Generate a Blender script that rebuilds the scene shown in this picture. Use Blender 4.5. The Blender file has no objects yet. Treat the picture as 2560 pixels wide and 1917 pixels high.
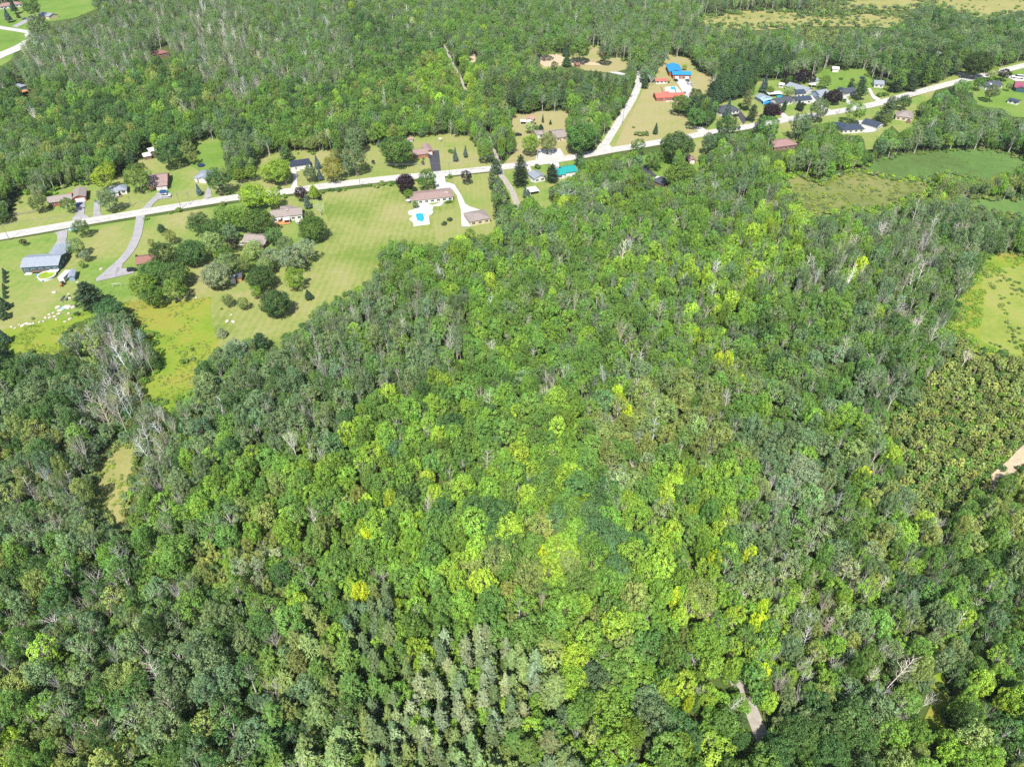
import bpy, bmesh, math, random
import numpy as np
from mathutils import Vector, Matrix
R = math.radians
random.seed(7)
scene = bpy.context.scene
COL = scene.collection

# ------------------------------------------------------------------ camera, world, sun, exposure
H = 190.0
PITCH = R(40.5)
FPX, CX, CY = 1775.0, 1280.0, 958.5
cam = bpy.data.cameras.new("camera"); cam_o = bpy.data.objects.new("camera", cam); COL.objects.link(cam_o)
cam_o.location = (0, 0, H); cam_o.rotation_euler = (R(90) - PITCH, 0, 0)
cam.sensor_fit = 'HORIZONTAL'; cam.sensor_width = 36.0; cam.lens = 36.0 * FPX / 2560.0
cam.clip_start = 1.0; cam.clip_end = 8000.0
scene.camera = cam_o
scene.view_settings.view_transform = 'Standard'; scene.view_settings.look = 'None'
scene.view_settings.exposure = 1.0; scene.view_settings.gamma = 1.0
# direction in which sunlight travels (the photo's shadowless spot fixes it)
SUNV = Vector((0.0676, 0.606, -0.830)).normalized()
w = bpy.data.worlds.new("World"); scene.world = w; w.use_nodes = True
nt = w.node_tree; nt.nodes.clear()
wo = nt.nodes.new('ShaderNodeOutputWorld'); bg = nt.nodes.new('ShaderNodeBackground'); sky = nt.nodes.new('ShaderNodeTexSky')
sky.sky_type = 'NISHITA'; sky.sun_disc = False
sky.sun_elevation = math.asin(-SUNV.z); sky.sun_rotation = math.atan2(-SUNV.x, -SUNV.y)
sky.altitude = 200; sky.air_density = 1.0; sky.dust_density = 1.2
bg.inputs['Strength'].default_value = 0.095
nt.links.new(sky.outputs[0], bg.inputs[0]); nt.links.new(bg.outputs[0], wo.inputs[0])
sl = bpy.data.lights.new("sun", 'SUN'); sl.energy = 5.0; sl.angle = R(0.53); sl.color = (1.0, 0.95, 0.86)
so = bpy.data.objects.new("sun", sl); COL.objects.link(so); so.location = (0, -200, 400)
so.rotation_euler = SUNV.to_track_quat('-Z', 'Y').to_euler()
cy = scene.cycles
cy.max_bounces = 5; cy.diffuse_bounces = 3; cy.glossy_bounces = 2; cy.transmission_bounces = 3; cy.transparent_max_bounces = 4
cy.volume_bounces = 0
cy.use_denoising = False

# ------------------------------------------------------------------ picture position -> place on the ground
sP, cP = math.sin(PITCH), math.cos(PITCH)
def G(px, py, z=0.0):
    a = (px - CX) / FPX; b = (CY - py) / FPX
    d = (a, cP + b * sP, -sP + b * cP)
    t = (z - H) / d[2]
    return Vector((a * t, d[1] * t, z))
def PX(p):
    x, y, z = p[0], p[1], p[2] - H
    dep = y * cP - z * sP
    up = y * sP + z * cP
    if dep < 1: return (-9999, -9999, 1)
    return (CX + FPX * x / dep, CY - FPX * up / dep, dep)
def inpoly(x, y, poly):
    c = False; n = len(poly); j = n - 1
    for i in range(n):
        xi, yi = poly[i]; xj, yj = poly[j]
        if (yi > y) != (yj > y) and x < (xj - xi) * (y - yi) / (yj - yi) + xi: c = not c
        j = i
    return c

# ------------------------------------------------------------------ helpers
def srgb(r, g, b):
    f = lambda c: (c / 12.92 if c <= 0.04045 else ((c + 0.055) / 1.055) ** 2.4)
    return (f(r / 255), f(g / 255), f(b / 255))
_m = {}
def plain(name, col, rough=0.7, spec=0.3, metal=0.0, bump=0.0, var=0.12, nscale=3.0):
    """a surface of one paint or stuff, mottled by noise"""
    if name in _m: return _m[name]
    m = bpy.data.materials.new(name); m.use_nodes = True; n = m.node_tree.nodes; l = m.node_tree.links
    p = n['Principled BSDF']; p.inputs['Roughness'].default_value = rough; p.inputs['Metallic'].default_value = metal
    p.inputs['Specular IOR Level'].default_value = spec
    tc = n.new('ShaderNodeTexCoord'); no = n.new('ShaderNodeTexNoise'); no.inputs['Scale'].default_value = nscale; no.inputs['Detail'].default_value = 5
    mr = n.new('ShaderNodeMapRange'); mr.inputs['From Min'].default_value = 0.3; mr.inputs['From Max'].default_value = 0.7
    mr.inputs['To Min'].default_value = 1 - var; mr.inputs['To Max'].default_value = 1 + var
    mx = n.new('ShaderNodeVectorMath'); mx.operation = 'SCALE'; mx.inputs[0].default_value = col
    l.new(tc.outputs['Object'], no.inputs['Vector']); l.new(no.outputs['Fac'], mr.inputs['Value']); l.new(mr.outputs[0], mx.inputs['Scale'])
    l.new(mx.outputs[0], p.inputs['Base Color'])
    _m[name] = m
    return m
def striped(name, col, period=0.4, depth=0.25, axis=0, rough=0.6, metal=0.0, spec=0.3):
    """siding, shingles, ribbed metal: thin lines across one axis over mottled paint"""
    if name in _m: return _m[name]
    m = plain(name, col, rough, spec, metal, var=0.14, nscale=1.2); n = m.node_tree.nodes; l = m.node_tree.links
    p = n['Principled BSDF']; src = p.inputs['Base Color'].links[0].from_socket
    tc = n.new('ShaderNodeTexCoord'); sx = n.new('ShaderNodeSeparateXYZ'); l.new(tc.outputs['Object'], sx.inputs[0])
    a = n.new('ShaderNodeMath'); a.operation = 'MODULO'; a.inputs[1].default_value = period
    ab = n.new('ShaderNodeMath'); ab.operation = 'ADD'; ab.inputs[1].default_value = 500.0
    l.new(sx.outputs[axis], ab.inputs[0]); l.new(ab.outputs[0], a.inputs[0])
    g = n.new('ShaderNodeMath'); g.operation = 'LESS_THAN'; g.inputs[1].default_value = period * 0.22; l.new(a.outputs[0], g.inputs[0])
    s = n.new('ShaderNodeMath'); s.operation = 'MULTIPLY_ADD'; s.inputs[1].default_value = -depth; s.inputs[2].default_value = 1.0; l.new(g.outputs[0], s.inputs[0])
    v = n.new('ShaderNodeVectorMath'); v.operation = 'SCALE'; l.new(src, v.inputs[0]); l.new(s.outputs[0], v.inputs['Scale'])
    l.new(v.outputs[0], p.inputs['Base Color'])
    return m
def tag(o, label=None, cat=None, group=None, kind=None):
    if label: o['label'] = label
    if cat: o['category'] = cat
    if group: o['group'] = group
    if kind: o['kind'] = kind
    return o
def link(name, me, parent=None, loc=None):
    o = bpy.data.objects.new(name, me); COL.objects.link(o)
    if parent is not None: o.parent = parent
    if loc is not None: o.location = loc
    return o
class MB:
    """collects polygons with a material each and links them as ONE mesh"""
    def __init__(s): s.v = []; s.f = []; s.m = []; s.mats = []
    def mi(s, mat):
        if mat not in s.mats: s.mats.append(mat)
        return s.mats.index(mat)
    def poly(s, pts, mat):
        b = len(s.v); s.v += [tuple(p) for p in pts]; s.f.append(tuple(range(b, b + len(pts)))); s.m.append(s.mi(mat))
    def prism(s, pts, dz, mat):
        """polygon extruded by vector dz"""
        n = len(pts); b = len(s.v); d = Vector(dz)
        s.v += [tuple(p) for p in pts] + [tuple(Vector(p) + d) for p in pts]
        k = s.mi(mat)
        s.f.append(tuple(range(b, b + n))); s.m.append(k)
        s.f.append(tuple(range(b + 2 * n - 1, b + n - 1, -1))); s.m.append(k)
        for i in range(n):
            j = (i + 1) % n
            s.f.append((b + i, b + n + i, b + n + j, b + j)); s.m.append(k)
    def box(s, x0, x1, y0, y1, z0, z1, mat):
        s.prism([(x0, y0, z0), (x1, y0, z0), (x1, y1, z0), (x0, y1, z0)], (0, 0, z1 - z0), mat)
    def tube(s, p, q, r0, r1, mat, n=6):
        p = Vector(p); q = Vector(q); d = (q - p)
        if d.length < 1e-6: return
        d.normalize(); a = d.orthogonal().normalized(); c = d.cross(a)
        b = len(s.v)
        for (o, r) in ((p, r0), (q, r1)):
            for i in range(n):
                t = 2 * math.pi * i / n
                s.v.append(tuple(o + (a * math.cos(t) + c * math.sin(t)) * r))
        k = s.mi(mat)
        for i in range(n):
            j = (i + 1) % n
            s.f.append((b + i, b + j, b + n + j, b + n + i)); s.m.append(k)
        s.f.append(tuple(range(b + n - 1, b - 1, -1))); s.m.append(k)
        s.f.append(tuple(range(b + n, b + 2 * n))); s.m.append(k)
    def mesh(s, name):
        me = bpy.data.meshes.new(name); me.from_pydata(s.v, [], s.f)
        for m in s.mats: me.materials.append(m)
        me.polygons.foreach_set('material_index', s.m); me.update()
        bm = bmesh.new(); bm.from_mesh(me); bmesh.ops.recalc_face_normals(bm, faces=bm.faces); bm.to_mesh(me); bm.free()
        return me
    def build(s, name, parent=None, loc=None): return link(name, s.mesh(name), parent, loc)
def smooth_path(pts, step=6.0):
    """Catmull-Rom through ground points"""
    P = [Vector(p) for p in pts]; out = []
    for i in range(len(P) - 1):
        p0 = P[max(i - 1, 0)]; p1 = P[i]; p2 = P[i + 1]; p3 = P[min(i + 2, len(P) - 1)]
        n = max(1, int((p2 - p1).length / step))
        for k in range(n):
            t = k / n
            out.append(0.5 * ((2 * p1) + (p2 - p0) * t + (2 * p0 - 5 * p1 + 4 * p2 - p3) * t * t + (3 * p1 - p0 - 3 * p2 + p3) * t ** 3))
    out.append(P[-1]); return out
# ------------------------------------------------------------------ ground, lawns, roads
def ground_mat(name, cols, s1=0.05, s2=0.6, stripe=None, sdepth=0.12, bump=0.15, rough=0.95):
    """grass or earth: cols are mixed by large and small noise; stripe=(period m, angle deg) adds mower lines"""
    m = bpy.data.materials.new(name); m.use_nodes = True; n = m.node_tree.nodes; l = m.node_tree.links
    p = n['Principled BSDF']; p.inputs['Roughness'].default_value = rough; p.inputs['Specular IOR Level'].default_value = 0.1
    ge = n.new('ShaderNodeNewGeometry')
    n1 = n.new('ShaderNodeTexNoise'); n1.inputs['Scale'].default_value = s1; n1.inputs['Detail'].default_value = 6; n1.inputs['Roughness'].default_value = 0.62
    n2 = n.new('ShaderNodeTexNoise'); n2.inputs['Scale'].default_value = s2; n2.inputs['Detail'].default_value = 5; n2.inputs['Roughness'].default_value = 0.7
    l.new(ge.outputs['Position'], n1.inputs['Vector']); l.new(ge.outputs['Position'], n2.inputs['Vector'])
    ad = n.new('ShaderNodeMath'); ad.operation = 'MULTIPLY_ADD'; ad.inputs[1].default_value = 0.45
    l.new(n2.outputs['Fac'], ad.inputs[0])
    a0 = n.new('ShaderNodeMath'); a0.operation = 'MULTIPLY'; a0.inputs[1].default_value = 1.0; l.new(n1.outputs['Fac'], a0.inputs[0]); l.new(a0.outputs[0], ad.inputs[2])
    last = ad
    if stripe:
        per, ang = stripe
        mp = n.new('ShaderNodeMapping'); mp.inputs['Rotation'].default_value = (0, 0, R(ang)); l.new(ge.outputs['Position'], mp.inputs['Vector'])
        wv = n.new('ShaderNodeTexWave'); wv.wave_type = 'BANDS'; wv.bands_direction = 'X'; wv.inputs['Scale'].default_value = 1.0 / per * 0.314
        wv.inputs['Distortion'].default_value = 1.2; wv.inputs['Detail'].default_value = 2; wv.inputs['Detail Scale'].default_value = 0.3
        l.new(mp.outputs[0], wv.inputs['Vector'])
        sm = n.new('ShaderNodeMath'); sm.operation = 'MULTIPLY_ADD'; sm.inputs[1].default_value = sdepth; l.new(wv.outputs['Fac'], sm.inputs[0]); l.new(ad.outputs[0], sm.inputs[2]); last = sm
    cr = n.new('ShaderNodeValToRGB'); e = cr.color_ramp.elements
    k = len(cols)
    for i, c in enumerate(cols):
        pos = 0.52 + 0.42 * i / max(1, k - 1)
        if i < 2: el = e[i]; el.position = pos
        else: el = e.new(pos)
        el.color = (*c, 1)
    l.new(last.outputs[0], cr.inputs[0])
    n3 = n.new('ShaderNodeTexNoise'); n3.inputs['Scale'].default_value = 3.5; n3.inputs['Detail'].default_value = 3; l.new(ge.outputs['Position'], n3.inputs['Vector'])
    mr = n.new('ShaderNodeMapRange'); mr.inputs['From Min'].default_value = 0.3; mr.inputs['From Max'].default_value = 0.7; mr.inputs['To Min'].default_value = 0.88; mr.inputs['To Max'].default_value = 1.12
    l.new(n3.outputs['Fac'], mr.inputs['Value'])
    v = n.new('ShaderNodeVectorMath'); v.operation = 'SCALE'; l.new(cr.outputs['Color'], v.inputs[0]); l.new(mr.outputs[0], v.inputs['Scale']); l.new(v.outputs[0], p.inputs['Base Color'])
    b = n.new('ShaderNodeBump'); b.inputs['Strength'].default_value = bump; b.inputs['Distance'].default_value = 0.3; l.new(n2.outputs['Fac'], b.inputs['Height']); l.new(b.outputs[0], p.inputs['Normal'])
    return m
GR_D = (0.085, 0.155, 0.028); GR = (0.125, 0.190, 0.040); GR_Y = (0.178, 0.202, 0.062); STRAW = (0.225, 0.212, 0.095); TAN = (0.25, 0.215, 0.112)
M_floor = ground_mat("forest_floor", [(0.035, 0.062, 0.014), (0.055, 0.085, 0.020), (0.07, 0.08, 0.03)], 0.08, 0.5)
M_lawn = ground_mat("lawn_grass", [GR_D, GR, GR_Y, STRAW], 0.028, 0.35, (4.2, 4), 0.03)
M_lawn2 = ground_mat("striped_lawn", [GR, GR_Y, STRAW], 0.03, 0.3, (3.2, -4), 0.06)
M_big = ground_mat("big_field_grass", [GR_D, (0.120, 0.165, 0.034), GR_Y, STRAW], 0.022, 0.3, (3.4, 2), 0.07)
M_dry = ground_mat("dry_grass", [GR_Y, STRAW, TAN], 0.03, 0.3, (4.0, 10), 0.05)
M_meadow = ground_mat("meadow_growth", [(0.080, 0.150, 0.016), (0.135, 0.200, 0.022), (0.190, 0.200, 0.035), (0.16, 0.13, 0.035)], 0.035, 0.45, bump=0.6)
M_olive = ground_mat("olive_sedge", [(0.120, 0.170, 0.030), (0.180, 0.215, 0.045), (0.215, 0.215, 0.07)], 0.04, 0.5, bump=0.5)
M_glade = ground_mat("straw_sedge", [(0.150, 0.165, 0.050), (0.210, 0.205, 0.075), (0.24, 0.22, 0.09)], 0.04, 0.5, bump=0.5)
M_marsh = ground_mat("marsh_reeds", [(0.060, 0.085, 0.024), (0.070, 0.130, 0.034), (0.095, 0.165, 0.045)], 0.012, 0.15, bump=0.5)
M_marsh2 = ground_mat("pale_marsh", [(0.070, 0.085, 0.022), (0.125, 0.150, 0.045), (0.170, 0.165, 0.065)], 0.03, 0.3, bump=0.5)
M_green = ground_mat("green_lawn", [(0.075, 0.140, 0.022), (0.105, 0.180, 0.030), (0.150, 0.190, 0.050)], 0.03, 0.3, (4.0, 8), 0.03)
def asphalt(name, col, crack=0.35):
    m = plain(name, col, 0.9, 0.2, var=0.10, nscale=0.25); n = m.node_tree.nodes; l = m.node_tree.links
    p = n['Principled BSDF']; src = p.inputs['Base Color'].links[0].from_socket
    ge = n.new('ShaderNodeNewGeometry'); wa = n.new('ShaderNodeTexNoise'); wa.inputs['Scale'].default_value = 0.5; l.new(ge.outputs['Position'], wa.inputs['Vector'])
    mv = n.new('ShaderNodeVectorMath'); mv.operation = 'MULTIPLY_ADD'; mv.inputs[1].default_value = (3, 3, 0); l.new(wa.outputs['Color'], mv.inputs[0]); l.new(ge.outputs['Position'], mv.inputs[2])
    vo = n.new('ShaderNodeTexVoronoi'); vo.feature = 'DISTANCE_TO_EDGE'; vo.inputs['Scale'].default_value = 0.14; l.new(mv.outputs[0], vo.inputs['Vector'])
    lt = n.new('ShaderNodeMath'); lt.operation = 'LESS_THAN'; lt.inputs[1].default_value = 0.012; l.new(vo.outputs['Distance'], lt.inputs[0])
    s = n.new('ShaderNodeMath'); s.operation = 'MULTIPLY_ADD'; s.inputs[1].default_value = -crack; s.inputs[2].default_value = 1; l.new(lt.outputs[0], s.inputs[0])
    v = n.new('ShaderNodeVectorMath'); v.operation = 'SCALE'; l.new(src, v.inputs[0]); l.new(s.outputs[0], v.inputs['Scale']); l.new(v.outputs[0], p.inputs['Base Color'])
    return m
M_road = asphalt("pale_worn_asphalt", (0.35, 0.345, 0.335), 0.3)
M_shoulder = plain("road_shoulder_gravel", (0.34, 0.32, 0.26), 0.95, 0.1, var=0.2, nscale=1.5)
M_paint = plain("faded_road_paint", (0.42, 0.39, 0.28), 0.8)
M_white_line = plain("white_road_paint", (0.46,0.46,0.45), 0.8)
M_grey_drive = asphalt("grey_driveway", (0.24, 0.235, 0.245), 0.25)
M_pale_drive = asphalt("pale_concrete_driveway", (0.37, 0.365, 0.36), 0.2)
M_black_drive = asphalt("fresh_black_asphalt", (0.045, 0.046, 0.054), 0.1)
M_trail = plain("trail_gravel", (0.26, 0.24, 0.21), 0.95, 0.1, var=0.2, nscale=0.8)
M_sand = plain("bare_sandy_ground", (0.36, 0.29, 0.20), 0.95, 0.1, var=0.2, nscale=0.8)

lay = [0.0]
def sheet(name, pix, mat, z=None, kind='structure', world=False):
    if z is None: lay[0] += 0.006; z = 0.02 + lay[0]
    pts = [Vector((p[0], p[1], z)) if world else G(p[0], p[1]) + Vector((0, 0, z)) for p in pix]
    b = MB(); b.poly(pts, mat); o = b.build(name); o['kind'] = kind; return o
gb = MB()
N = 40; X0, X1, Y0, Y1 = -3600.0, 3600.0, -900.0, 6000.0
for i in range(N):
    for j in range(N):
        xa = X0 + (X1 - X0) * i / N; xb = X0 + (X1 - X0) * (i + 1) / N; ya = Y0 + (Y1 - Y0) * j / N; yb = Y0 + (Y1 - Y0) * (j + 1) / N
        gb.poly([(xa, ya, 0), (xb, ya, 0), (xb, yb, 0), (xa, yb, 0)], M_floor)
go = gb.build("ground"); go['kind'] = 'structure'

# open ground, as (x, y) in the photograph: where no wood stands
A_strip = [(-60,600),(-30,560),(0,562),(22,545),(36,490),(80,482),(120,492),(140,478),(200,460),(250,462),(300,440),(345,402),(365,398),(400,396),(440,396),(480,385),(487,360),(520,350),(550,352),(560,400),(562,440),(590,450),(604,470),(604,490),(480,505),(240,547),(0,588)]
B_lawn = [(-60,630),(0,604),(250,563),(500,523),(620,504),(840,478),(1000,459),(1240,430),(1228,480),(1236,520),(1240,560),(1225,590),(1195,590),(1150,600),(1130,592),(1100,618),(1010,600),(970,600),(945,640),(930,690),(900,715),(860,735),(800,755),(770,800),(720,830),(705,860),(665,880),(640,858),(600,840),(560,862),(530,885),(526,800),(528,742),(430,755),(330,752),(240,775),(170,795),(110,808),(20,825),(-60,880)]
B_mead1 = [(20,825),(110,808),(170,795),(237,775),(237,795),(177,812),(142,851),(158,876),(127,883),(63,878),(19,897),(14,860)]
B_mead2 = [(300,760),(330,752),(430,755),(528,742),(526,800),(528,886),(494,908),(490,980),(421,1012),(380,1003),(348,971),(402,927),(408,895),(364,829),(329,813),(335,791),(305,780)]
C_strip = [(640,402),(725,384),(840,384),(905,372),(957,362),(1000,352),(1036,345),(1123,342),(1177,349),(1191,371),(1208,405),(1222,418),(1100,432),(960,444),(800,461),(690,472),(640,472),(604,482),(600,455),(640,440)]
D_yard = [(1275,307),(1290,292),(1331,286),(1358,284),(1407,282),(1420,292),(1412,324),(1421,357),(1447,383),(1440,390),(1322,404),(1260,412),(1290,379),(1287,335)]
E_yard = [(1262,430),(1330,414),(1440,398),(1442,420),(1440,440),(1400,455),(1372,470),(1372,500),(1385,512),(1355,520),(1345,505),(1330,492),(1310,500),(1288,516),(1270,470)]
F_field = [(1602,230),(1618,228),(1635,236),(1635,255),(1681,258),(1686,282),(1716,290),(1727,315),(1773,325),(1713,340),(1648,352),(1610,359),(1537,371),(1520,365),(1550,317),(1580,263)]
F_yard = [(1600,228),(1640,195),(1650,172),(1665,155),(1668,140),(1720,150),(1742,180),(1780,195),(1770,232),(1730,242),(1700,232),(1700,262),(1640,262),(1630,240)]
G_field = [(1341,142),(1385,133),(1430,140),(1477,116),(1502,118),(1502,148),(1542,145),(1572,158),(1567,171),(1526,181),(1458,175),(1434,165),(1363,171)]
H_yard1 = [(1606,396),(1630,385),(1662,389),(1683,401),(1672,426),(1678,460),(1640,470),(1632,450),(1603,420)]
H_yard2 = [(1714,352),(1757,344),(1785,372),(1760,385),(1744,393),(1750,428),(1736,430),(1716,415),(1712,380)]
I_vill = [(1760,330),(1790,300),(1793,262),(1850,248),(1885,238),(1890,205),(1955,200),(2010,212),(2030,192),(2060,178),(2160,176),(2180,200),(2215,215),(2235,235),(2290,228),(2361,199),(2395,182),(2411,174),(2450,181),(2548,156),(2640,140),(2640,150),(2560,172),(2462,195),(2361,220),(2244,253),(2182,268),(2089,288),(1972,304),(1845,328),(1780,338)]
J_vill = [(1935,310),(1980,300),(2089,287),(2182,270),(2270,250),(2300,238),(2340,226),(2330,245),(2300,262),(2290,290),(2295,310),(2260,325),(2250,335),(2230,315),(2205,335),(2190,350),(2182,374),(2164,376),(2160,350),(2150,340),(2100,338),(2085,305),(1985,320),(1990,360),(1930,380),(1940,345),(1930,325)]
J_east = [(2380,212),(2462,193),(2560,170),(2640,150),(2640,300),(2525,292),(2505,272),(2470,270),(2440,262),(2430,232),(2390,228)]
L_marsh = [(2145,428),(2211,396),(2291,384),(2396,377),(2485,377),(2546,394),(2580,410),(2540,432),(2462,450),(2352,432),(2308,455),(2240,450)]
L_pale = [(1950,450),(2000,440),(2050,462),(2088,438),(2145,428),(2240,450),(2308,455),(2352,478),(2282,495),(2229,522),(2132,526),(2066,539),(2000,544),(1990,500)]
L_wet = [(2414,487),(2485,503),(2600,495),(2600,544),(2507,540),(2440,517)]
M_right = [(2462,645),(2640,640),(2640,890),(2560,890),(2437,873),(2416,839),(2361,830),(2399,797),(2399,750),(2432,712),(2458,670)]
N_glade = [(250,1150),(300,1110),(345,1120),(335,1170),(322,1240),(312,1300),(325,1330),(295,1340),(272,1310),(240,1280),(232,1220)]
O_nw = [(-60,40),(0,22),(60,0),(70,-30),(250,-30),(245,22),(190,45),(130,55),(100,54),(76,62),(72,85),(66,104),(40,125),(30,150),(0,168),(-60,190)]
P_far1 = [(1751,45),(1860,30),(1962,28),(2023,42),(2204,36),(2280,45),(2242,68),(2053,64),(1902,74),(1751,62)]
P_far2 = [(2300,-20),(2660,-20),(2660,28),(2540,28),(2468,48),(2355,18)]
P_far3 = [(2100,8),(2240,-10),(2330,10),(2260,24),(2130,22)]
S_patch = [(1172,141),(1190,139),(1195,150),(1180,156)]
T_right = [(2560,1110),(2600,1110),(2600,1170),(2545,1172),(2500,1205),(2478,1225),(2472,1212),(2500,1178),(2540,1140)]
T_low = [(1862,1735),(1884,1760),(1900,1795),(1912,1845),(1898,1842),(1872,1790)]
T_s1 = [(1712,1408),(1724,1408),(1727,1434),(1712,1436)]
T_s2 = [(1750,1512),(1774,1514),(1772,1534),(1748,1534)]
T_s3 = [(1380,712),(1392,711),(1396,724),(1384,724)]
T_s4 = [(1424,806),(1434,806),(1441,828),(1428,828)]
T_s5 = [(1093,98),(1102,97),(1116,118),(1136,160),(1156,194),(1172,226),(1180,254),(1175,254),(1162,226),(1146,196),(1126,160),(1106,120)]
T_s6 = [(1214,336),(1224,334),(1250,400),(1238,402)]
T_s7 = [(1250,430),(1262,432),(1276,470),(1296,510),(1286,514),(1264,474),(1248,446)]
U_strip = [(2320,1715),(2350,1700),(2362,1760),(2352,1830),(2318,1850),(2312,1800),(2330,1760)]
V_side = [(1500,378),(1523,365),(1545,325),(1575,268),(1592,235),(1598,205),(1590,205),(1582,235),(1562,262),(1530,310),(1505,352),(1490,372)]
V_dirt = [(1590,205),(1600,205),(1604,186),(1594,184)]
V_gate = [(1520,178),(1545,178),(1565,184),(1562,190),(1535,186),(1520,184)]
ROADBAND = [(-150,600),(0,582),(260,538),(500,498),(740,467),(960,439),(1210,415),(1330,399),(1440,384),(1577,362),(1713,337),(1845,314),(1972,290),(2089,273),(2182,255),(2244,238),(2361,207),(2462,183),(2548,162),(2660,134),(2660,146),(2548,176),(2462,197),(2361,222),(2244,255),(2182,271),(2089,290),(1972,305),(1845,329),(1713,353),(1577,379),(1440,402),(1330,420),(1210,434),(960,459),(740,487),(500,519),(260,560),(0,604),(-150,632)]
HOUSES_CLEAR = [[(383,128),(425,124),(430,140),(405,152),(384,142)], [(34,205),(60,203),(76,220),(92,238),(84,250),(60,240)], [(1931,352),(1993,345),(1994,372),(1931,376)], [(2076,166),(2098,166),(2100,184),(2076,186)], [(1650,430),(1680,425),(1685,462),(1650,472)], [(2342,134),(2356,134),(2356,142),(2342,142)], [(1150,560),(1225,550),(1226,566),(1180,582)], [(355,372),(398,372),(398,408),(355,408)]]
CLEARS = [A_strip, B_lawn, B_mead1, B_mead2, C_strip, D_yard, E_yard, F_field, F_yard, G_field, H_yard1, H_yard2, I_vill, J_vill, J_east, L_marsh, L_pale, L_wet, M_right, N_glade, O_nw, P_far1, P_far2, P_far3, S_patch, T_right, T_low, T_s1, T_s2, T_s3, T_s4, T_s5, T_s6, T_s7, U_strip, V_side, V_dirt, V_gate] + HOUSES_CLEAR
def grow(poly, k):
    cx = sum(p[0] for p in poly) / len(poly); cy_ = sum(p[1] for p in poly) / len(poly)
    return [(cx + (x - cx) * k, cy_ + (y - cy_) * k) for x, y in poly]
sheet("lawn", [(-90,640)] + A_strip[2:] + [(-90,610)], M_lawn)
sheet("lawn", B_lawn[:-1] + [(-60, 840)], M_lawn)
BIG = [(800,484),(1000,459),(1240,430),(1245,600),(1195,640),(1130,640),(1100,660),(1000,640),(970,700),(900,780),(860,790),(800,820),(720,880),(665,920),(560,900),(530,920),(526,800),(528,745),(640,720),(760,680),(800,640),(822,560)]
sheet("field", BIG, M_big)
sheet("lawn", [(1175,440),(1245,430),(1250,600),(1200,640),(1140,640),(1090,600),(1080,540),(1140,520),(1150,480)], M_lawn2)
sheet("field", grow(B_mead1, 1.12), M_meadow)
sheet("field", B_mead2[1:5] + [(560,900),(540,950),(500,1040),(421,1060),(340,1040),(320,980),(380,927),(380,895),(340,850),(290,820),(290,770)], M_meadow)
sheet("lawn", [(620,395),(725,376),(840,376),(905,364),(957,354),(1000,344),(1036,337),(1123,334),(1177,341),(1200,365),(1222,400),(1240,425),(1100,436),(960,448),(800,465),(690,476),(604,488),(590,455),(620,430)], M_lawn2)
sheet("lawn", [(450,400),(480,370),(495,345),(560,340),(575,400),(570,430),(520,440)], M_green)
sheet("lawn", grow(D_yard, 1.1), M_dry)
sheet("lawn", grow(E_yard, 1.08), M_lawn)
sheet("field", F_field, M_dry)
sheet("lawn", grow(F_yard, 1.06), M_dry)
sheet("field", grow(G_field, 1.06), M_dry)
sheet("lawn", grow(H_yard1, 1.1), M_green)
sheet("lawn", grow(H_yard2, 1.1), M_lawn)
sheet("lawn", I_vill, M_lawn)
sheet("lawn", [(2040,250),(2035,196),(2060,174),(2160,172),(2185,200),(2160,232),(2100,232)], M_green)
sheet("lawn", J_vill, M_lawn)
sheet("lawn", J_east, M_green)
sheet("lawn", [(1478,384),(1510,378),(1535,372),(1560,320),(1590,262),(1608,225),(1602,180),(1590,180),(1585,225),(1565,255),(1530,300),(1500,350),(1480,372)], M_lawn)
sheet("marsh_land", grow(L_marsh, 1.05), M_marsh)
sheet("marsh_land", grow(L_pale, 1.12), M_marsh2)
sheet("marsh_land", grow(L_wet, 1.1), M_marsh)
sheet("field", grow(M_right, 1.08), M_meadow)
sheet("field", [(2455,690),(2500,670),(2640,660),(2640,900),(2500,880),(2450,850),(2455,800)], M_olive)
sheet("field", grow(N_glade, 1.15), M_glade)
sheet("lawn", O_nw, M_green)
sheet("marsh_land", grow(P_far1, 1.12), M_glade)
sheet("marsh_land", grow(P_far2, 1.08), M_glade)
sheet("marsh_land", grow(P_far3, 1.2), M_glade)
sheet("field", grow(S_patch, 1.4), M_sand)
sheet("field", grow(U_strip, 1.3), M_meadow)
sheet("field", [(1341,142),(1385,136),(1440,150),(1500,160),(1510,166),(1440,162),(1363,168),(1345,158)], M_sand)

def strip(name, pix, width, mat, z, kind='structure', step=6, offs=0.0, pts=None):
    c = smooth_path(pts if pts else [G(*p) for p in pix], step); b = MB(); L = []; Rr = []
    for i, p in enumerate(c):
        d = (c[min(i + 1, len(c) - 1)] - c[max(i - 1, 0)]); d.z = 0; d.normalize(); nrm = Vector((-d.y, d.x, 0))
        ww = width[0] + (width[1] - width[0]) * i / (len(c) - 1) if isinstance(width, tuple) else width
        L.append(p + nrm * (offs + ww / 2) + Vector((0, 0, z))); Rr.append(p + nrm * (offs - ww / 2) + Vector((0, 0, z)))
    for i in range(len(c) - 1): b.poly([Rr[i], Rr[i + 1], L[i + 1], L[i]], mat)
    o = b.build(name); o['kind'] = kind; return o, c
ROAD = [(-150,618),(0,593),(260,548),(500,508.5),(600,493.5),(740,477),(800,468),(960,449),(1090,437),(1210,424.5),(1290,415),(1330,410),(1440,393),(1537,375),(1577,369),(1640,358),(1713,345),(1780,331.5),(1845,322),(1930,307.5),(1972,299),(2030,290),(2089,281),(2182,263),(2244,246),(2361,214),(2462,189),(2548,168),(2700,131)]
RZ = 0.36
strip("road_shoulder", ROAD, 8.6, M_shoulder, RZ - 0.05)
road_o, RC = strip("road", ROAD, 7.0, M_road, RZ)
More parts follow.
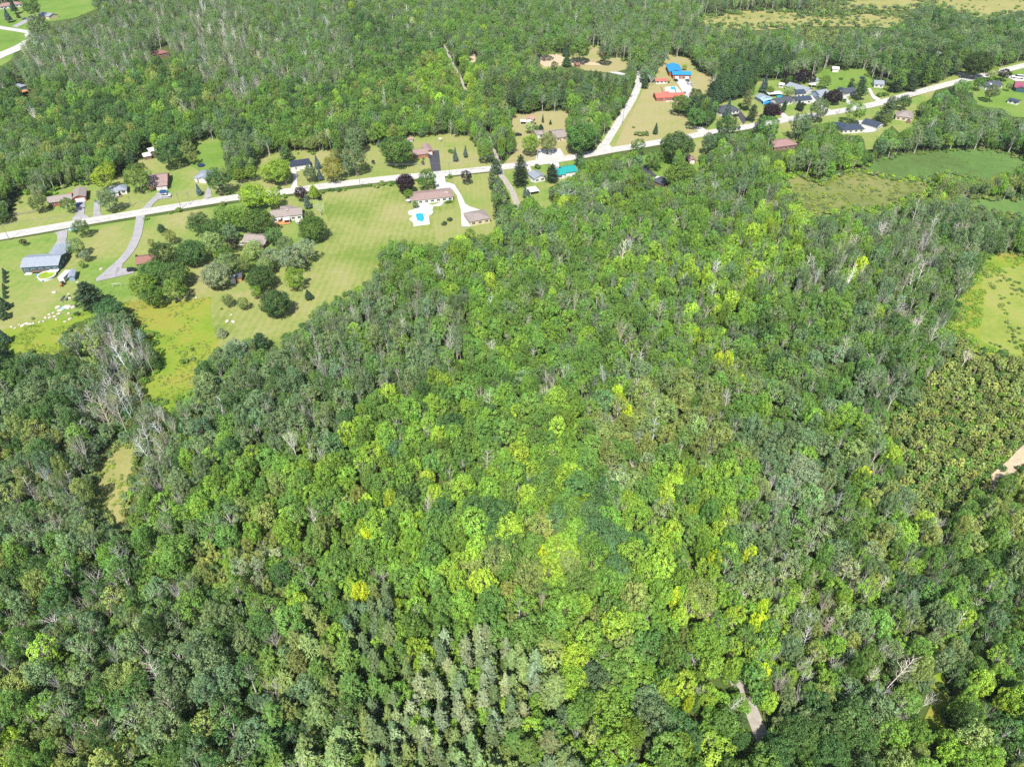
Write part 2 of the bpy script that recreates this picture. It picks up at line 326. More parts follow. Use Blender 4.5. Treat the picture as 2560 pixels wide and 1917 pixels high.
strip("road_marking", ROAD, 0.14, M_paint, RZ + 0.006)
strip("road_marking", ROAD, 0.12, M_white_line, RZ + 0.006, offs=3.15)
strip("road_marking", ROAD, 0.12, M_white_line, RZ + 0.006, offs=-3.15)
strip("road", [(1500,384),(1507,370),(1518,353),(1540,317),(1567,274),(1580,252),(1591,228),(1595,213),(1597,188),(1596,178)], 5.6, M_road, RZ - 0.02)
sheet("road", [(1484,388),(1537,379),(1525,364),(1500,358)], M_road, RZ - 0.03)
strip("road", [(-60,168),(0,140),(52,118),(83,101),(105,88)], 14.0, M_road, RZ - 0.02)
strip("road", [(-60,58),(0,70),(71,82),(90,92)], 8.0, M_road, RZ - 0.015)
strip("path", [(1098,100),(1115,124),(1132,162),(1151,196),(1166,230),(1177,254),(1200,300),(1222,345),(1234,375),(1243,396),(1248,414)], 2.4, M_trail, 0.25)
strip("path", [(1250,424),(1254,440),(1265,456),(1281,480),(1292,510),(1330,600),(1386,718),(1432,819),(1560,1100),(1660,1300),(1719,1422),(1762,1526),(1815,1650),(1860,1740),(1880,1780),(1905,1845),(1930,1990)], 3.8, M_trail, 0.25)
strip("path", [(2640,1060),(2560,1133),(2534,1160),(2494,1194),(2474,1222),(2440,1270)], 4.2, M_sand, 0.25)
sheet("path", grow(T_s1, 1.3), M_sand, 0.27); sheet("path", grow(T_s2, 1.3), M_sand, 0.27); sheet("path", grow(T_s4, 1.3), M_sand, 0.27); sheet("path", grow(T_s3, 1.3), M_sand, 0.27)
D = lambda pix, m: sheet("driveway", pix, m, 0.29 + lay[0] * 0.02)
D([(189,502),(214,500),(212,520),(211,536),(228,548),(185,556),(180,548),(192,536)], M_grey_drive)
D([(236,505),(252,500),(250,530),(260,546),(222,552),(233,540)], M_grey_drive)
D([(392,484),(420,480),(428,486),(428,496),(396,500),(384,510),(378,520),(340,530),(358,520),(372,505),(388,490)], M_grey_drive)
D([(519,468),(528,478),(530,493),(508,500),(512,490)], M_grey_drive)
D([(726,426),(740,424),(742,440),(744,466),(752,474),(722,478),(732,462),(734,440)], M_pale_drive)
D([(1070,379),(1097,377),(1103,433),(1080,436)], M_black_drive)
D([(1084,445),(1112,442),(1114,456),(1136,462),(1154,490),(1163,510),(1173,517),(1202,526),(1170,532),(1175,556),(1177,568),(1154,568),(1152,526),(1142,490),(1130,474),(1092,478)], M_pale_drive)
D([(137,582),(170,574),(168,590),(166,604),(178,600),(176,612),(158,622),(135,616),(143,604),(144,590)], M_grey_drive)
dr, _ = strip("driveway", [(352,537),(349,560),(344,585),(330,620),(305,652),(272,680)], 4.6, M_grey_drive, 0.30)
D([(300,660),(308,648),(306,672),(335,672),(335,684),(290,694),(242,705),(240,698),(262,680)], M_grey_drive)
D([(1338,404),(1344,376),(1393,374),(1400,372),(1412,392),(1390,398)], M_pale_drive)
D([(1315,416),(1324,414),(1334,440),(1336,458),(1328,456),(1320,436)], M_pale_drive)
D([(1370,408),(1396,403),(1400,425),(1405,434),(1388,440),(1384,418)], M_pale_drive)
D([(1684,198),(1724,198),(1731,226),(1721,245),(1728,257),(1721,262),(1711,245),(1705,229),(1694,211)], M_pale_drive)
D([(1735,318),(1752,318),(1762,324),(1785,332),(1750,344),(1745,330)], M_pale_drive)
D([(1610,411),(1642,441),(1631,448),(1601,423)], M_black_drive)
D([(1632,448),(1643,441),(1668,446),(1664,470),(1650,476)], M_pale_drive)
D([(1838,278),(1850,278),(1869,300),(1858,312),(1848,296)], M_black_drive)
D([(1944,282),(1954,278),(1970,292),(1966,300),(1950,308),(1940,306),(1956,296)], M_pale_drive)
D([(2014,246),(2028,236),(2056,258),(2080,280),(2090,288),(2066,290),(2050,272)], M_pale_drive)
D([(2103,242),(2113,242),(2126,256),(2150,262),(2142,270),(2120,262)], M_pale_drive)
D([(2168,222),(2176,222),(2186,240),(2206,252),(2196,258),(2180,246)], M_pale_drive)
D([(2145,302),(2172,304),(2188,330),(2160,334),(2150,318)], M_pale_drive)
D([(2392,183),(2398,181),(2424,192),(2440,190),(2424,204),(2396,190)], M_pale_drive)
D([(2510,190),(2525,188),(2560,196),(2560,204),(2538,204)], M_pale_drive)
D([(30,67),(70,46),(92,46),(42,70)], M_grey_drive)
D([(1520,181),(1545,181),(1566,186),(1562,190),(1535,186)], M_pale_drive)
# ------------------------------------------------------------------ foliage materials
def leaf_mat(name, transl=0.3, rough=0.5, fallback=(0.06, 0.14, 0.03)):
    m = bpy.data.materials.new(name); m.use_nodes = True; n = m.node_tree.nodes; l = m.node_tree.links
    p = n['Principled BSDF']; p.inputs['Roughness'].default_value = rough; p.inputs['Specular IOR Level'].default_value = 0.25
    at = n.new('ShaderNodeAttribute'); at.attribute_type = 'INSTANCER'; at.attribute_name = 'tint'
    va = n.new('ShaderNodeAttribute'); va.attribute_type = 'GEOMETRY'; va.attribute_name = 'var'
    s = n.new('ShaderNodeVectorMath'); s.operation = 'MULTIPLY'; l.new(at.outputs['Color'], s.inputs[0]); l.new(va.outputs['Color'], s.inputs[1])
    l.new(s.outputs[0], p.inputs['Base Color'])
    if transl > 0:
        tr = n.new('ShaderNodeBsdfTranslucent'); mx = n.new('ShaderNodeMixShader'); mx.inputs[0].default_value = transl
        t2 = n.new('ShaderNodeVectorMath'); t2.operation = 'MULTIPLY'; t2.inputs[1].default_value = (1.35, 1.25, 0.6); l.new(s.outputs[0], t2.inputs[0]); l.new(t2.outputs[0], tr.inputs['Color'])
        o = n['Material Output']; l.new(p.outputs[0], mx.inputs[1]); l.new(tr.outputs[0], mx.inputs[2]); l.new(mx.outputs[0], o.inputs['Surface'])
    return m
M_leaf = leaf_mat("leaves", 0.24)
M_needle = leaf_mat("needles", 0.12, 0.6)
M_bark = plain("bark", (0.17, 0.15, 0.12), 0.9, 0.1, var=0.3, nscale=1.5)
M_palebark = plain("pale_bark", (0.36, 0.35, 0.31), 0.9, 0.1, var=0.3, nscale=1.5)
def dead_mat():
    m = bpy.data.materials.new("bare_wood"); m.use_nodes = True; n = m.node_tree.nodes; l = m.node_tree.links
    p = n['Principled BSDF']; p.inputs['Roughness'].default_value = 0.85; p.inputs['Specular IOR Level'].default_value = 0.1
    at = n.new('ShaderNodeAttribute'); at.attribute_type = 'INSTANCER'; at.attribute_name = 'tint'; l.new(at.outputs['Color'], p.inputs['Base Color']); return m
M_dead = dead_mat()

rng = np.random.default_rng(11)
def unit(v): return v / np.maximum(np.linalg.norm(v, axis=-1, keepdims=True), 1e-9)
def sph(n, up=None):
    v = unit(rng.normal(size=(n, 3)))
    if up is not None: v[:, 2] = np.abs(v[:, 2]) * (1 - up) + v[:, 2] * up; v = unit(v)
    return v
class Leaves:
    def __init__(s): s.c = []; s.n = []; s.s = []; s.v = []; s.el = []
    def add(s, c, n, size, var, el=None):
        k = len(c); s.c.append(c); s.n.append(n); s.s.append(np.broadcast_to(size, (k,)) * rng.uniform(0.7, 1.3, k))
        s.v.append(var if getattr(var, 'ndim', 0) == 2 else np.tile(var, (k, 1)))
        s.el.append(np.zeros((k, 3)) if el is None else el)
    def mesh(s, name, mat):
        c = np.concatenate(s.c); n = unit(np.concatenate(s.n)); sz = np.concatenate(s.s); var = np.concatenate(s.v); el = np.concatenate(s.el)
        k = len(c); r = rng.normal(size=(k, 3))
        has = np.linalg.norm(el, axis=1) > 0
        r = np.where(has[:, None], el, r)
        a = unit(r - n * np.sum(r * n, 1, keepdims=True)); b = np.cross(n, a)
        la = np.where(has, 1.8, 1.0)[:, None] * sz[:, None] * 0.5; lb = np.where(has, 0.6, 1.0)[:, None] * sz[:, None] * 0.5
        bend = n * (sz * 0.12)[:, None]
        V = np.stack([c - a * la, c + b * lb + bend, c + a * la, c - b * lb + bend], 1).reshape(-1, 3)
        me = bpy.data.meshes.new(name); me.vertices.add(4 * k); me.loops.add(4 * k); me.polygons.add(k)
        me.vertices.foreach_set('co', V.astype(np.float32).ravel())
        me.loops.foreach_set('vertex_index', np.arange(4 * k, dtype=np.int32)); me.polygons.foreach_set('loop_start', np.arange(0, 4 * k, 4, dtype=np.int32))
        me.update(calc_edges=True); me.materials.append(mat)
        at = me.attributes.new('var', 'FLOAT_COLOR', 'FACE')
        at.data.foreach_set('color', np.concatenate([var, np.ones((k, 1))], 1).astype(np.float32).ravel())
        return me
def vcol(b=1.0, sp=0.12, k=1):
    v = b * (1 + rng.normal(scale=sp, size=(k, 1))); h = rng.normal(scale=0.045, size=(k, 1))
    return np.clip(np.concatenate([v * (1 + h), v, v * (1 - h * 0.6)], 1), 0.3, 2.0)

def broadleaf(name, Rc=4.0, h=14.0, lobes=16, subs=9, leaves=20, leaf=0.40, low=0.22, loose=0.0, top=1.0):
    """crown of lobes, each of leafy clumps; loose > 0 opens gaps and shows limbs"""
    L = Leaves(); cz = h * (0.5 + low / 2); az = h * (1 - low) / 2 * top
    tips = []
    lc = sph(lobes, 0.35)
    # spread the lobes over the dome
    for it in range(12):
        d = lc[:, None] - lc[None]; dist = np.linalg.norm(d, axis=2) + np.eye(lobes) * 9
        lc = unit(lc + (d / dist[..., None] ** 3).sum(1) * 0.02); lc[:, 2] = np.maximum(lc[:, 2], -0.55)
    for i in range(lobes):
        rr = rng.uniform(0.36, 0.50) * (1 - 0.12 * loose); ctr = lc[i] * (1 - rr) * rng.uniform(0.86, 1.08)
        asym = rng.uniform(0.9, 1.12)
        lobe_v = vcol(1, 0.10)[0]
        tips.append((ctr * (Rc * asym, Rc * asym, az) + (0, 0, cz)))
        sd = sph(subs); sd = unit(sd + lc[i] * 0.7)
        for j in range(subs):
            if loose and rng.random() < loose * 0.35: continue
            sr = rng.uniform(0.13, 0.21)
            sc = ctr + sd[j] * rr * rng.uniform(0.7, 1.0)
            k = int(leaves * rng.uniform(0.75, 1.25)); d = sph(k); d = unit(d + sd[j] * 0.55)
            P = sc + d * sr * rng.uniform(0.75, 1.12, (k, 1))
            nn = unit(d * 0.75 + rng.normal(size=(k, 3)) * 0.32 + np.array([0, 0, 0.35]))
            P = P * (Rc * asym, Rc * asym, az) + (0, 0, cz)
            L.add(P, nn, leaf, lobe_v * vcol(1, 0.09)[0] * vcol(1, 0.10, k))
    crown = L.mesh(name + "_leaves", M_leaf)
    b = MB(); mt = M_palebark if loose > 0.5 else M_bark
    b.tube((0, 0, -0.3), (0.15, 0.1, h * 0.45), 0.26, 0.17, mt, 7); b.tube((0.15, 0.1, h * 0.45), (0, 0, h * 0.78), 0.17, 0.06, mt, 6)
    for i, t in enumerate(tips):
        if i % 2 == 0 or loose > 0.4:
            z0 = h * rng.uniform(0.28, 0.6); b.tube((0.1, 0.05, z0), tuple(t), 0.10, 0.03, mt, 4)
    return crown, b.mesh(name + "_trunk")

def pine(name, Rc=3.6, h=17.0, whorls=13, per=7, tuft=18, leaf=0.55, droop=-0.05, cone=0.55, jag=0.25):
    L = Leaves(); b = MB(); b.tube((0, 0, -0.3), (0, 0, h * 0.97), 0.24, 0.04, M_bark, 6)
    for wv in range(whorls):
        f = wv / (whorls - 1); z = h * (0.22 + 0.76 * f); prof = (1 - f) ** cone * (0.45 + 0.55 * min(1, (1 - f) * 3 + 0.0)) if cone > 0 else 1
        rad = Rc * max(0.10, (1 - f) ** cone)
        a0 = rng.uniform(0, 6.28)
        for k in range(per):
            a = a0 + 2 * math.pi * k / per + rng.uniform(-0.25, 0.25); ln = rad * rng.uniform(1 - jag, 1 + jag * 0.6)
            d = np.array([math.cos(a), math.sin(a), 0.0]); side = np.array([-d[1], d[0], 0])
            n = max(4, int(tuft * ln / Rc + 3)); t = rng.uniform(0.12, 1.0, n) ** 0.75
            sp = (0.10 + 0.22 * np.sin(np.pi * np.clip(t, 0, 1))) * ln
            P = d * (t * ln)[:, None] + side * (rng.uniform(-1, 1, n) * sp)[:, None]
            P[:, 2] += z + t * ln * droop + 0.18 * ln * t ** 2 + rng.normal(scale=0.16 if cone > .6 else 0.32, size=n)
            nn = np.array([0, 0, 1.0]) + rng.normal(size=(n, 3)) * 0.35 + d * 0.25
            el = d * 1.0 + side * (rng.normal(size=(n, 1)) * 0.5) + np.array([0, 0, 0.25])
            L.add(P, nn, leaf, vcol(0.70, 0.12)[0] * vcol(1, 0.14, n), el)
            if f < 0.85 and k % 2 == 0: b.tube((0, 0, z), tuple(d * ln * 0.8 + np.array([0, 0, z + ln * (droop + 0.1)])), 0.06, 0.02, M_bark, 4)
    return L.mesh(name + "_needles", M_needle), b.mesh(name + "_trunk")

def dead(name, h=13.0, spread=0.5, limbs=9, vase=True, tr=0.20, sub=4, twig=3, fork=0.35):
    b = MB()
    def limb(p, d, ln, r, lv):
        q = Vector(p); d = Vector(d).normalized(); n = 3 if lv < 2 else 2
        for s in range(n):
            e = q + d * (ln / n); r2 = r * 0.72; b.tube(q, e, r, r2, M_dead, 5 if lv == 0 else 4)
            if lv < 2:
                for k in range((sub if lv == 0 else twig) if s >= 1 else 1):
                    ax = Vector(rng.normal(size=3)); ax = (ax - ax.dot(d) * d).normalized()
                    nd = (d * 0.75 + ax * rng.uniform(0.5, 1.0) + Vector((0, 0, 0.15))).normalized()
                    limb(q.lerp(e, rng.uniform(0.2, 1)), nd, ln * rng.uniform(0.28, 0.5), r2 * 0.5, lv + 1)
            q = e; r = r2; d = (d + Vector(rng.normal(size=3)) * 0.14 + Vector((0, 0, 0.06))).normalized()
    ht = h * (fork if vase else 0.9)
    b.tube((0, 0, -0.3), (0.1, 0, ht), tr, tr * (0.75 if vase else 0.25), M_dead, 6)
    for i in range(limbs):
        a = 2.4 * i + rng.uniform(-0.4, 0.4)
        if vase:
            d = Vector((math.cos(a) * spread, math.sin(a) * spread, 1.0 - 0.35 * spread)); limb((0.1, 0, ht * rng.uniform(0.75, 1)), d, h * (1 - fork) * rng.uniform(0.75, 1.05), tr * 0.55, 0)
        else:
            z = h * (0.35 + 0.6 * i / limbs); d = Vector((math.cos(a), math.sin(a), 0.8)); limb((0, 0, z), d, h * spread * (1.05 - 0.6 * i / limbs) * rng.uniform(0.7, 1.1), tr * 0.3, 1)
    return b.mesh(name + "_wood")
def shrub(name, Rc=1.3, h=1.7, n=420, leaf=0.28):
    L = Leaves(); lc = sph(9, 0.3)
    for i in range(9):
        d = sph(n // 9); P = lc[i] * 0.55 + d * 0.42; P = P * (Rc, Rc, h / 2) + (0, 0, h / 2 * 0.95); L.add(P, unit(d * 0.7 + rng.normal(size=d.shape) * 0.5 + np.array([0, 0, .3])), leaf, vcol(1, 0.15)[0] * vcol(1, 0.1, len(d)))
    b = MB()
    for i in range(4): b.tube((0, 0, -0.1), (lc[i][0] * Rc * .4, lc[i][1] * Rc * .4, h * .5), 0.05, 0.02, M_bark, 4)
    return L.mesh(name + "_leaves", M_leaf), b.mesh(name + "_stems")

# prototypes: name -> (crown mesh or None, trunk mesh, crown radius, height)
PR = {}
def reg(k, cr, tr, r, h):
    if cr is None:   # bare trees: the true reach of the limbs
        co = np.array([v.co for v in tr.vertices]); r = float(np.percentile(np.hypot(co[:, 0], co[:, 1]), 93)); h = float(np.percentile(co[:, 2], 99))
    PR[k] = (cr, tr, r, h)
for i in range(5):
    Rc, hh = 4.0, 14.0; reg('round%d' % i, *broadleaf('broadleaf', Rc, hh, 13 + i, 10, 28, 0.34, 0.24), Rc, hh)
for i in range(3):
    reg('tall%d' % i, *broadleaf('tall_broadleaf', 3.0, 16.0, 14, 8, 26, 0.33, 0.30, 0.35), 3.0, 16.0)
for i in range(4):
    reg('loose%d' % i, *broadleaf('open_broadleaf', 3.2, 16.0, 12, 7, 22, 0.30, 0.42, 0.9), 3.2, 16.0)
for i in range(2):
    reg('grand%d' % i, *broadleaf('grand_broadleaf', 6.5, 15.0, 28, 13, 32, 0.40, 0.18), 6.5, 15.0)
for i in range(3):
    reg('pine%d' % i, *pine('pine', 3.6, 17.0, 11, 8, 30, 0.50, 0.10, 0.42, 0.45), 3.6, 17.0)
for i in range(2):
    reg('plant%d' % i, *pine('plantation_pine', 2.1, 15.0, 11, 7, 20, 0.42, 0.15, 0.38, 0.45), 2.1, 15.0)
for i in range(2):
    reg('spruce%d' % i, *pine('spruce', 2.0, 9.0, 17, 11, 12, 0.42, -0.22, 0.95, 0.10), 2.0, 9.0)
reg('cedar0', *pine('cedar', 1.0, 7.0, 18, 10, 8, 0.34, 0.5, 0.45, 0.1), 1.0, 7.0)
for i in range(2): reg('shrub%d' % i, *shrub('shrub', 1.3, 1.7), 1.3, 1.7)
for i in range(3): reg('sapling%d' % i, *broadleaf('sapling', 1.2, 4.0, 7, 5, 9, 0.34, 0.10), 1.2, 4.0)
reg('dead0', None, dead('dead', 12, 0.60, 8, True, 0.19, 3, 3, 0.35), 4.0, 12.0)
reg('dead1', None, dead('dead', 13, 0.42, 7, True, 0.18, 3, 3, 0.45), 3.2, 13.0)
reg('dead2', None, dead('dead', 12, 0.85, 8, True, 0.20, 3, 3, 0.25), 4.6, 12.0)
reg('dead3', None, dead('dead', 15, 0.30, 20, False, 0.16, 3, 3), 2.2, 15.0)
reg('dead4', None, dead('dead', 14, 0.22, 14, False, 0.15, 3, 2), 1.6, 14.0)

# ------------------------------------------------------------------ colours of foliage
DG=(0.070,0.145,0.038); MG=(0.118,0.225,0.042); BG=(0.165,0.300,0.038); YG=(0.250,0.390,0.040); YL=(0.400,0.530,0.028); OG=(0.190,0.250,0.066)
GG=(0.132,0.205,0.086); SG=(0.240,0.310,0.165); BL=(0.092,0.185,0.065); PG=(0.195,0.270,0.118); PP=(0.026,0.013,0.024); BS=(0.130,0.205,0.175); OB=(0.225,0.285,0.075); LP=(0.215,0.315,0.100); OR=(0.32,0.31,0.04); DN=(0.072,0.130,0.056)
CNAME = {DG:"dark green",MG:"mid green",BG:"bright green",YG:"yellow-green",YL:"bright yellow",OG:"olive green",GG:"grey-green",SG:"silvery green",BL:"blue-green",PG:"pale grey-green",PP:"purple-black",BS:"blue-grey",OB:"olive brown",LP:"light green",OR:"orange-tinged green",DN:"deep green"}
WD=(0.50,0.47,0.43); WW=(0.72,0.69,0.64); WG=(0.36,0.335,0.31)
CNAME.update({WD:"grey",WW:"white",WG:"dark grey"})
# ------------------------------------------------------------------ where the trees stand
# a record: dict(k=prototype, x, y, r=crown radius m, h=height m, c=colour, rz, tilt, name, label ...)
TREES = []
random.seed(5)
def solve(cx, cy, rpx, ratio, fh=None, hmin=1.0, hmax=24):
    """crown centre and radius in the photograph -> base, radius, height"""
    hc = 6.0
    for _ in range(6):
        p = G(cx, cy, hc); ppm = FPX / PX(p)[2]; r = rpx / ppm
        h = min(hmax, max(hmin, ratio * r)); hc = h * (fh or 0.58)
    return p.x, p.y, r, h
def yard(name, k, cx, cy, rpx, col, ratio=2.5, look='', fh=None, hpx=None):
    if hpx:
        ratio = hpx / rpx * 1.12
    x, y, r, h = solve(cx, cy, rpx, ratio, fh)
    t = dict(k=k + ('%d' % random.randrange(len([q for q in PR if q.startswith(k)]))), x=x, y=y, r=r * 1.05, h=h * 1.05, c=col, name=name, look=look, yard=True)
    TREES.append(t); return t
ST = 'shade_tree'
def S(col, lst, ratio=2.5, k='round', name=ST):
    for (a, b_, r_) in lst: yard(name, k if r_ < 30 or k != 'round' else 'grand', a, b_, r_, col, ratio if r_ < 30 else 2.0)
S(DG, [(5,540,15),(545,452,28),(498,560,25),(417,385,28),(533,577,25),(685,590,20),(652,695,30),(689,758,34),(437,687,32),(475,632,32),(272,775,30),(411,640,29),(1691,367,36),(1798,358,20),(1817,320,26),(2447,162,30),(2260,256,15),(1343,322,7)])
S(MG, [(170,512,16),(342,444,29),(993,377,37),(562,547,28),(647,556,32),(380,682,30),(437,722,26),(781,571,31),(1065,448,21),(1211,384,18),(1453,344,36),(1636,401,20),(1701,440,35),(1919,322,26),(2136,281,23),(2064,205,14),(1701,261,20),(1740,241,16),(1740,294,20),(1768,294,14),(1276,362,15),(1363,122,20),(1450,124,24),(2404,225,20),(200,571,18),(1386,165,9),(1975,201,9),(80,19,20),(1595,367,17),(2448,209,13),(1728,367,10),(1594,146,24),(567,633,18)])
S(BG, [(358,715,28),(640,731,14),(598,547,27),(1038,511,8),(1021,486,11),(1927,226,9),(205,661,8),(380,740,25),(628,430,16)])
S(YG, [(261,446,26),(270,424,18),(598,439,15),(697,427,30),(631,489,31),(680,495,22),(735,697,24),(1325,362,20),(542,637,9),(666,434,17),(2480,184,14),(1711,168,6),(1330,350,12)])
S(LP, [(533,611,25),(520,600,18),(190,619,20),(637,627,23),(564,664,26),(1369,357,21),(664,665,20),(1470,312,16),(1325,319,11),(1975,230,12)])
S(SG, [(540,690,33),(729,648,29),(680,645,22),(1463,292,19),(760,626,26),(589,878,26),(211,640,12)])
S(GG, [(267,501,23),(307,804,20),(888,350,24),(774,434,15),(885,397,28),(870,420,15),(1434,294,13),(2050,274,21),(2001,314,24),(1771,360,18),(1771,345,10),(2480,232,15),(2522,218,7),(713,616,20),(251,9,18),(95,71,22),(1515,135,17),(2232,258,13),(577,583,19)], 2.8)
S(OG, [(92,510,18),(452,385,15),(470,370,15),(479,394,13),(607,660,19),(570,752,14),(608,758,14),(839,388,14),(424,592,15),(377,606,8),(774,540,12),(2216,300,12)])
S(OR, [(831,423,25)])
S(SG, [(91,482,15)], 3.0)
for a in [(58,606,8,9),(751,485,14,21),(1013,459,21,27),(1166,443,13,19),(581,613,14,18),(933,405,4,6),(1928,277,20,22),(1968,193,12,13),(1993,197,14,16),(2011,187,14,15),(2030,197,10,11),(2086,242,18,18),(2131,202,5,6),(2511,187,14,15),(798,496,6,5),(1057,407,4,6),(641,609,5,5)]:
    yard('purple_maple', 'round' if a[2] < 18 else 'grand', a[0], a[1], a[2], PP, 1.9 * a[3] / a[2])
for (x, y, r, hp, c) in [(497,477,8,26,BS),(794,410,9,30,BS),(799,440,9,26,BS),(947,361,6,14,BS),(963,353,5,13,BS),(1138,391,7.5,31,BS),(1163,382,6,28,BS),(768,508,9,34,BS),(772,739,11,24,DN),(1313,484,7,26,BS),(1320,489,7,22,BS),(1820,277,11,42,BS),(1911,215,11,38,BS),(18,43,9,28,BS),(33,19,9,34,DN),(1357,299,3.5,19,DN),(1376,307,4,11,DN),(1639,325,7,25,DN),(1443,157,5,15,DN),(1415,130,11,24,DN),(1417,154,13,26,BL),(554,832,14,22,SG),(1613,208,9,30,DN),(45,40,5,12,DN),(1882,200,4,22,BS)]:
    yard('spruce_tree', 'spruce', x, y, r, c, hpx=hp, fh=0.42)
for (x, y, r, hp) in [(343,647,4.5,18),(1960,269,6,25),(2060,242,4.5,21),(1997,265,6,20),(2004,269,6,19),(2013,203,4,12),(402,572,9,18),(1353,321,6,14),(2127,213,6,10),(785,482,12,28)]:
    yard('cedar_tree', 'cedar', x, y, r, DN if x != 785 else YG, hpx=hp, fh=0.5)
for (x, y, r, c, hp) in [(218,737,34,DN,70),(327,399,19,BL,40),(649,854,22,BL,46),(1303,415,18,DN,50),(1301,440,20,DN,44),(1381,431,18,DN,42),(1450,393,14,DN,36),(1868,248,15,PG,44),(1882,281,13,DN,36),(2156,221,17,DN,46),(2216,277,22,GG,44),(1779,232,20,DN,50),(1597,395,11,GG,28),(1229,445,13,PG,50),(1243,492,13,DN,46),(1249,522,16,DN,44),(1240,415,15,GG,36),(850,388,13,GG,32),(712,382,18,BL,36),(1903,303,14,DN,36)]:
    yard('pine_tree', 'pine', x, y, r, c, hpx=hp)
for i in range(3): yard('spruce_tree', 'spruce', 9 + i * 0.6, 677 + i * 11, 6, DN, hpx=15)
for i in range(3): yard('spruce_tree', 'spruce', 8.5 + i * 0.8, 715 + i * 11.5, 6, DN, hpx=15)
for (x, y, r) in [(8,760,14),(5,785,14),(8,845,15),(4,880,16)]: yard('spruce_tree', 'spruce', x, y, r, DN, 2.6, fh=0.42)
for (x, y, r) in [(30,487,8),(27,498,8),(24,509,8),(20,520,8),(16,531,8)]: yard('cedar_tree', 'cedar', x, y, r, DN, 2.3, fh=0.5)
for (x, y, r, c) in [(124,517,6,MG),(50,505,5,MG),(1344,416,9,MG),(1124,548,7.5,DN),(1110,558,8,DN),(191,785,8,DG),(81,796,5,OG),(459,902,11,MG),(481,873,6,MG),(1723,318,8,SG),(1594,334,9,LP),(1602,335,8,LP),(1613,334,10,LP),(1584,318,4,BG),(2109,251,7,MG),(2068,255,5,BG),(2103,197,5,MG),(2200,237,8,MG),(2209,236,8,MG),(2217,235,7,MG),(2218,221,8,OG),(2135,213,8,GG),(1127,378,8,MG),(1117,505,6,MG),(1124,504,6,MG),(1131,503,5,YG),(782,382,7,BG),(745,383,4,BG),(1045,399,4,MG),(1058,397,4,MG),(402,640,4,YG),(329,735,4,YG),(340,730,4,YG),(470,642,3,YG),(554,772,3,MG),(1329,305,4,DN),(1337,309,4,DN),(1336,318,7,LP),(1850,262,7,DG),(2012,262,5,DG),(2350,196,7,YG),(1790,268,10,BG),(1800,274,8,BG),(2080,250,5,YG),(1711,232,4,MG),(1668,203,7,BG)]:
    yard('shrub', 'shrub', x, y, r, c, 1.25, fh=0.5)

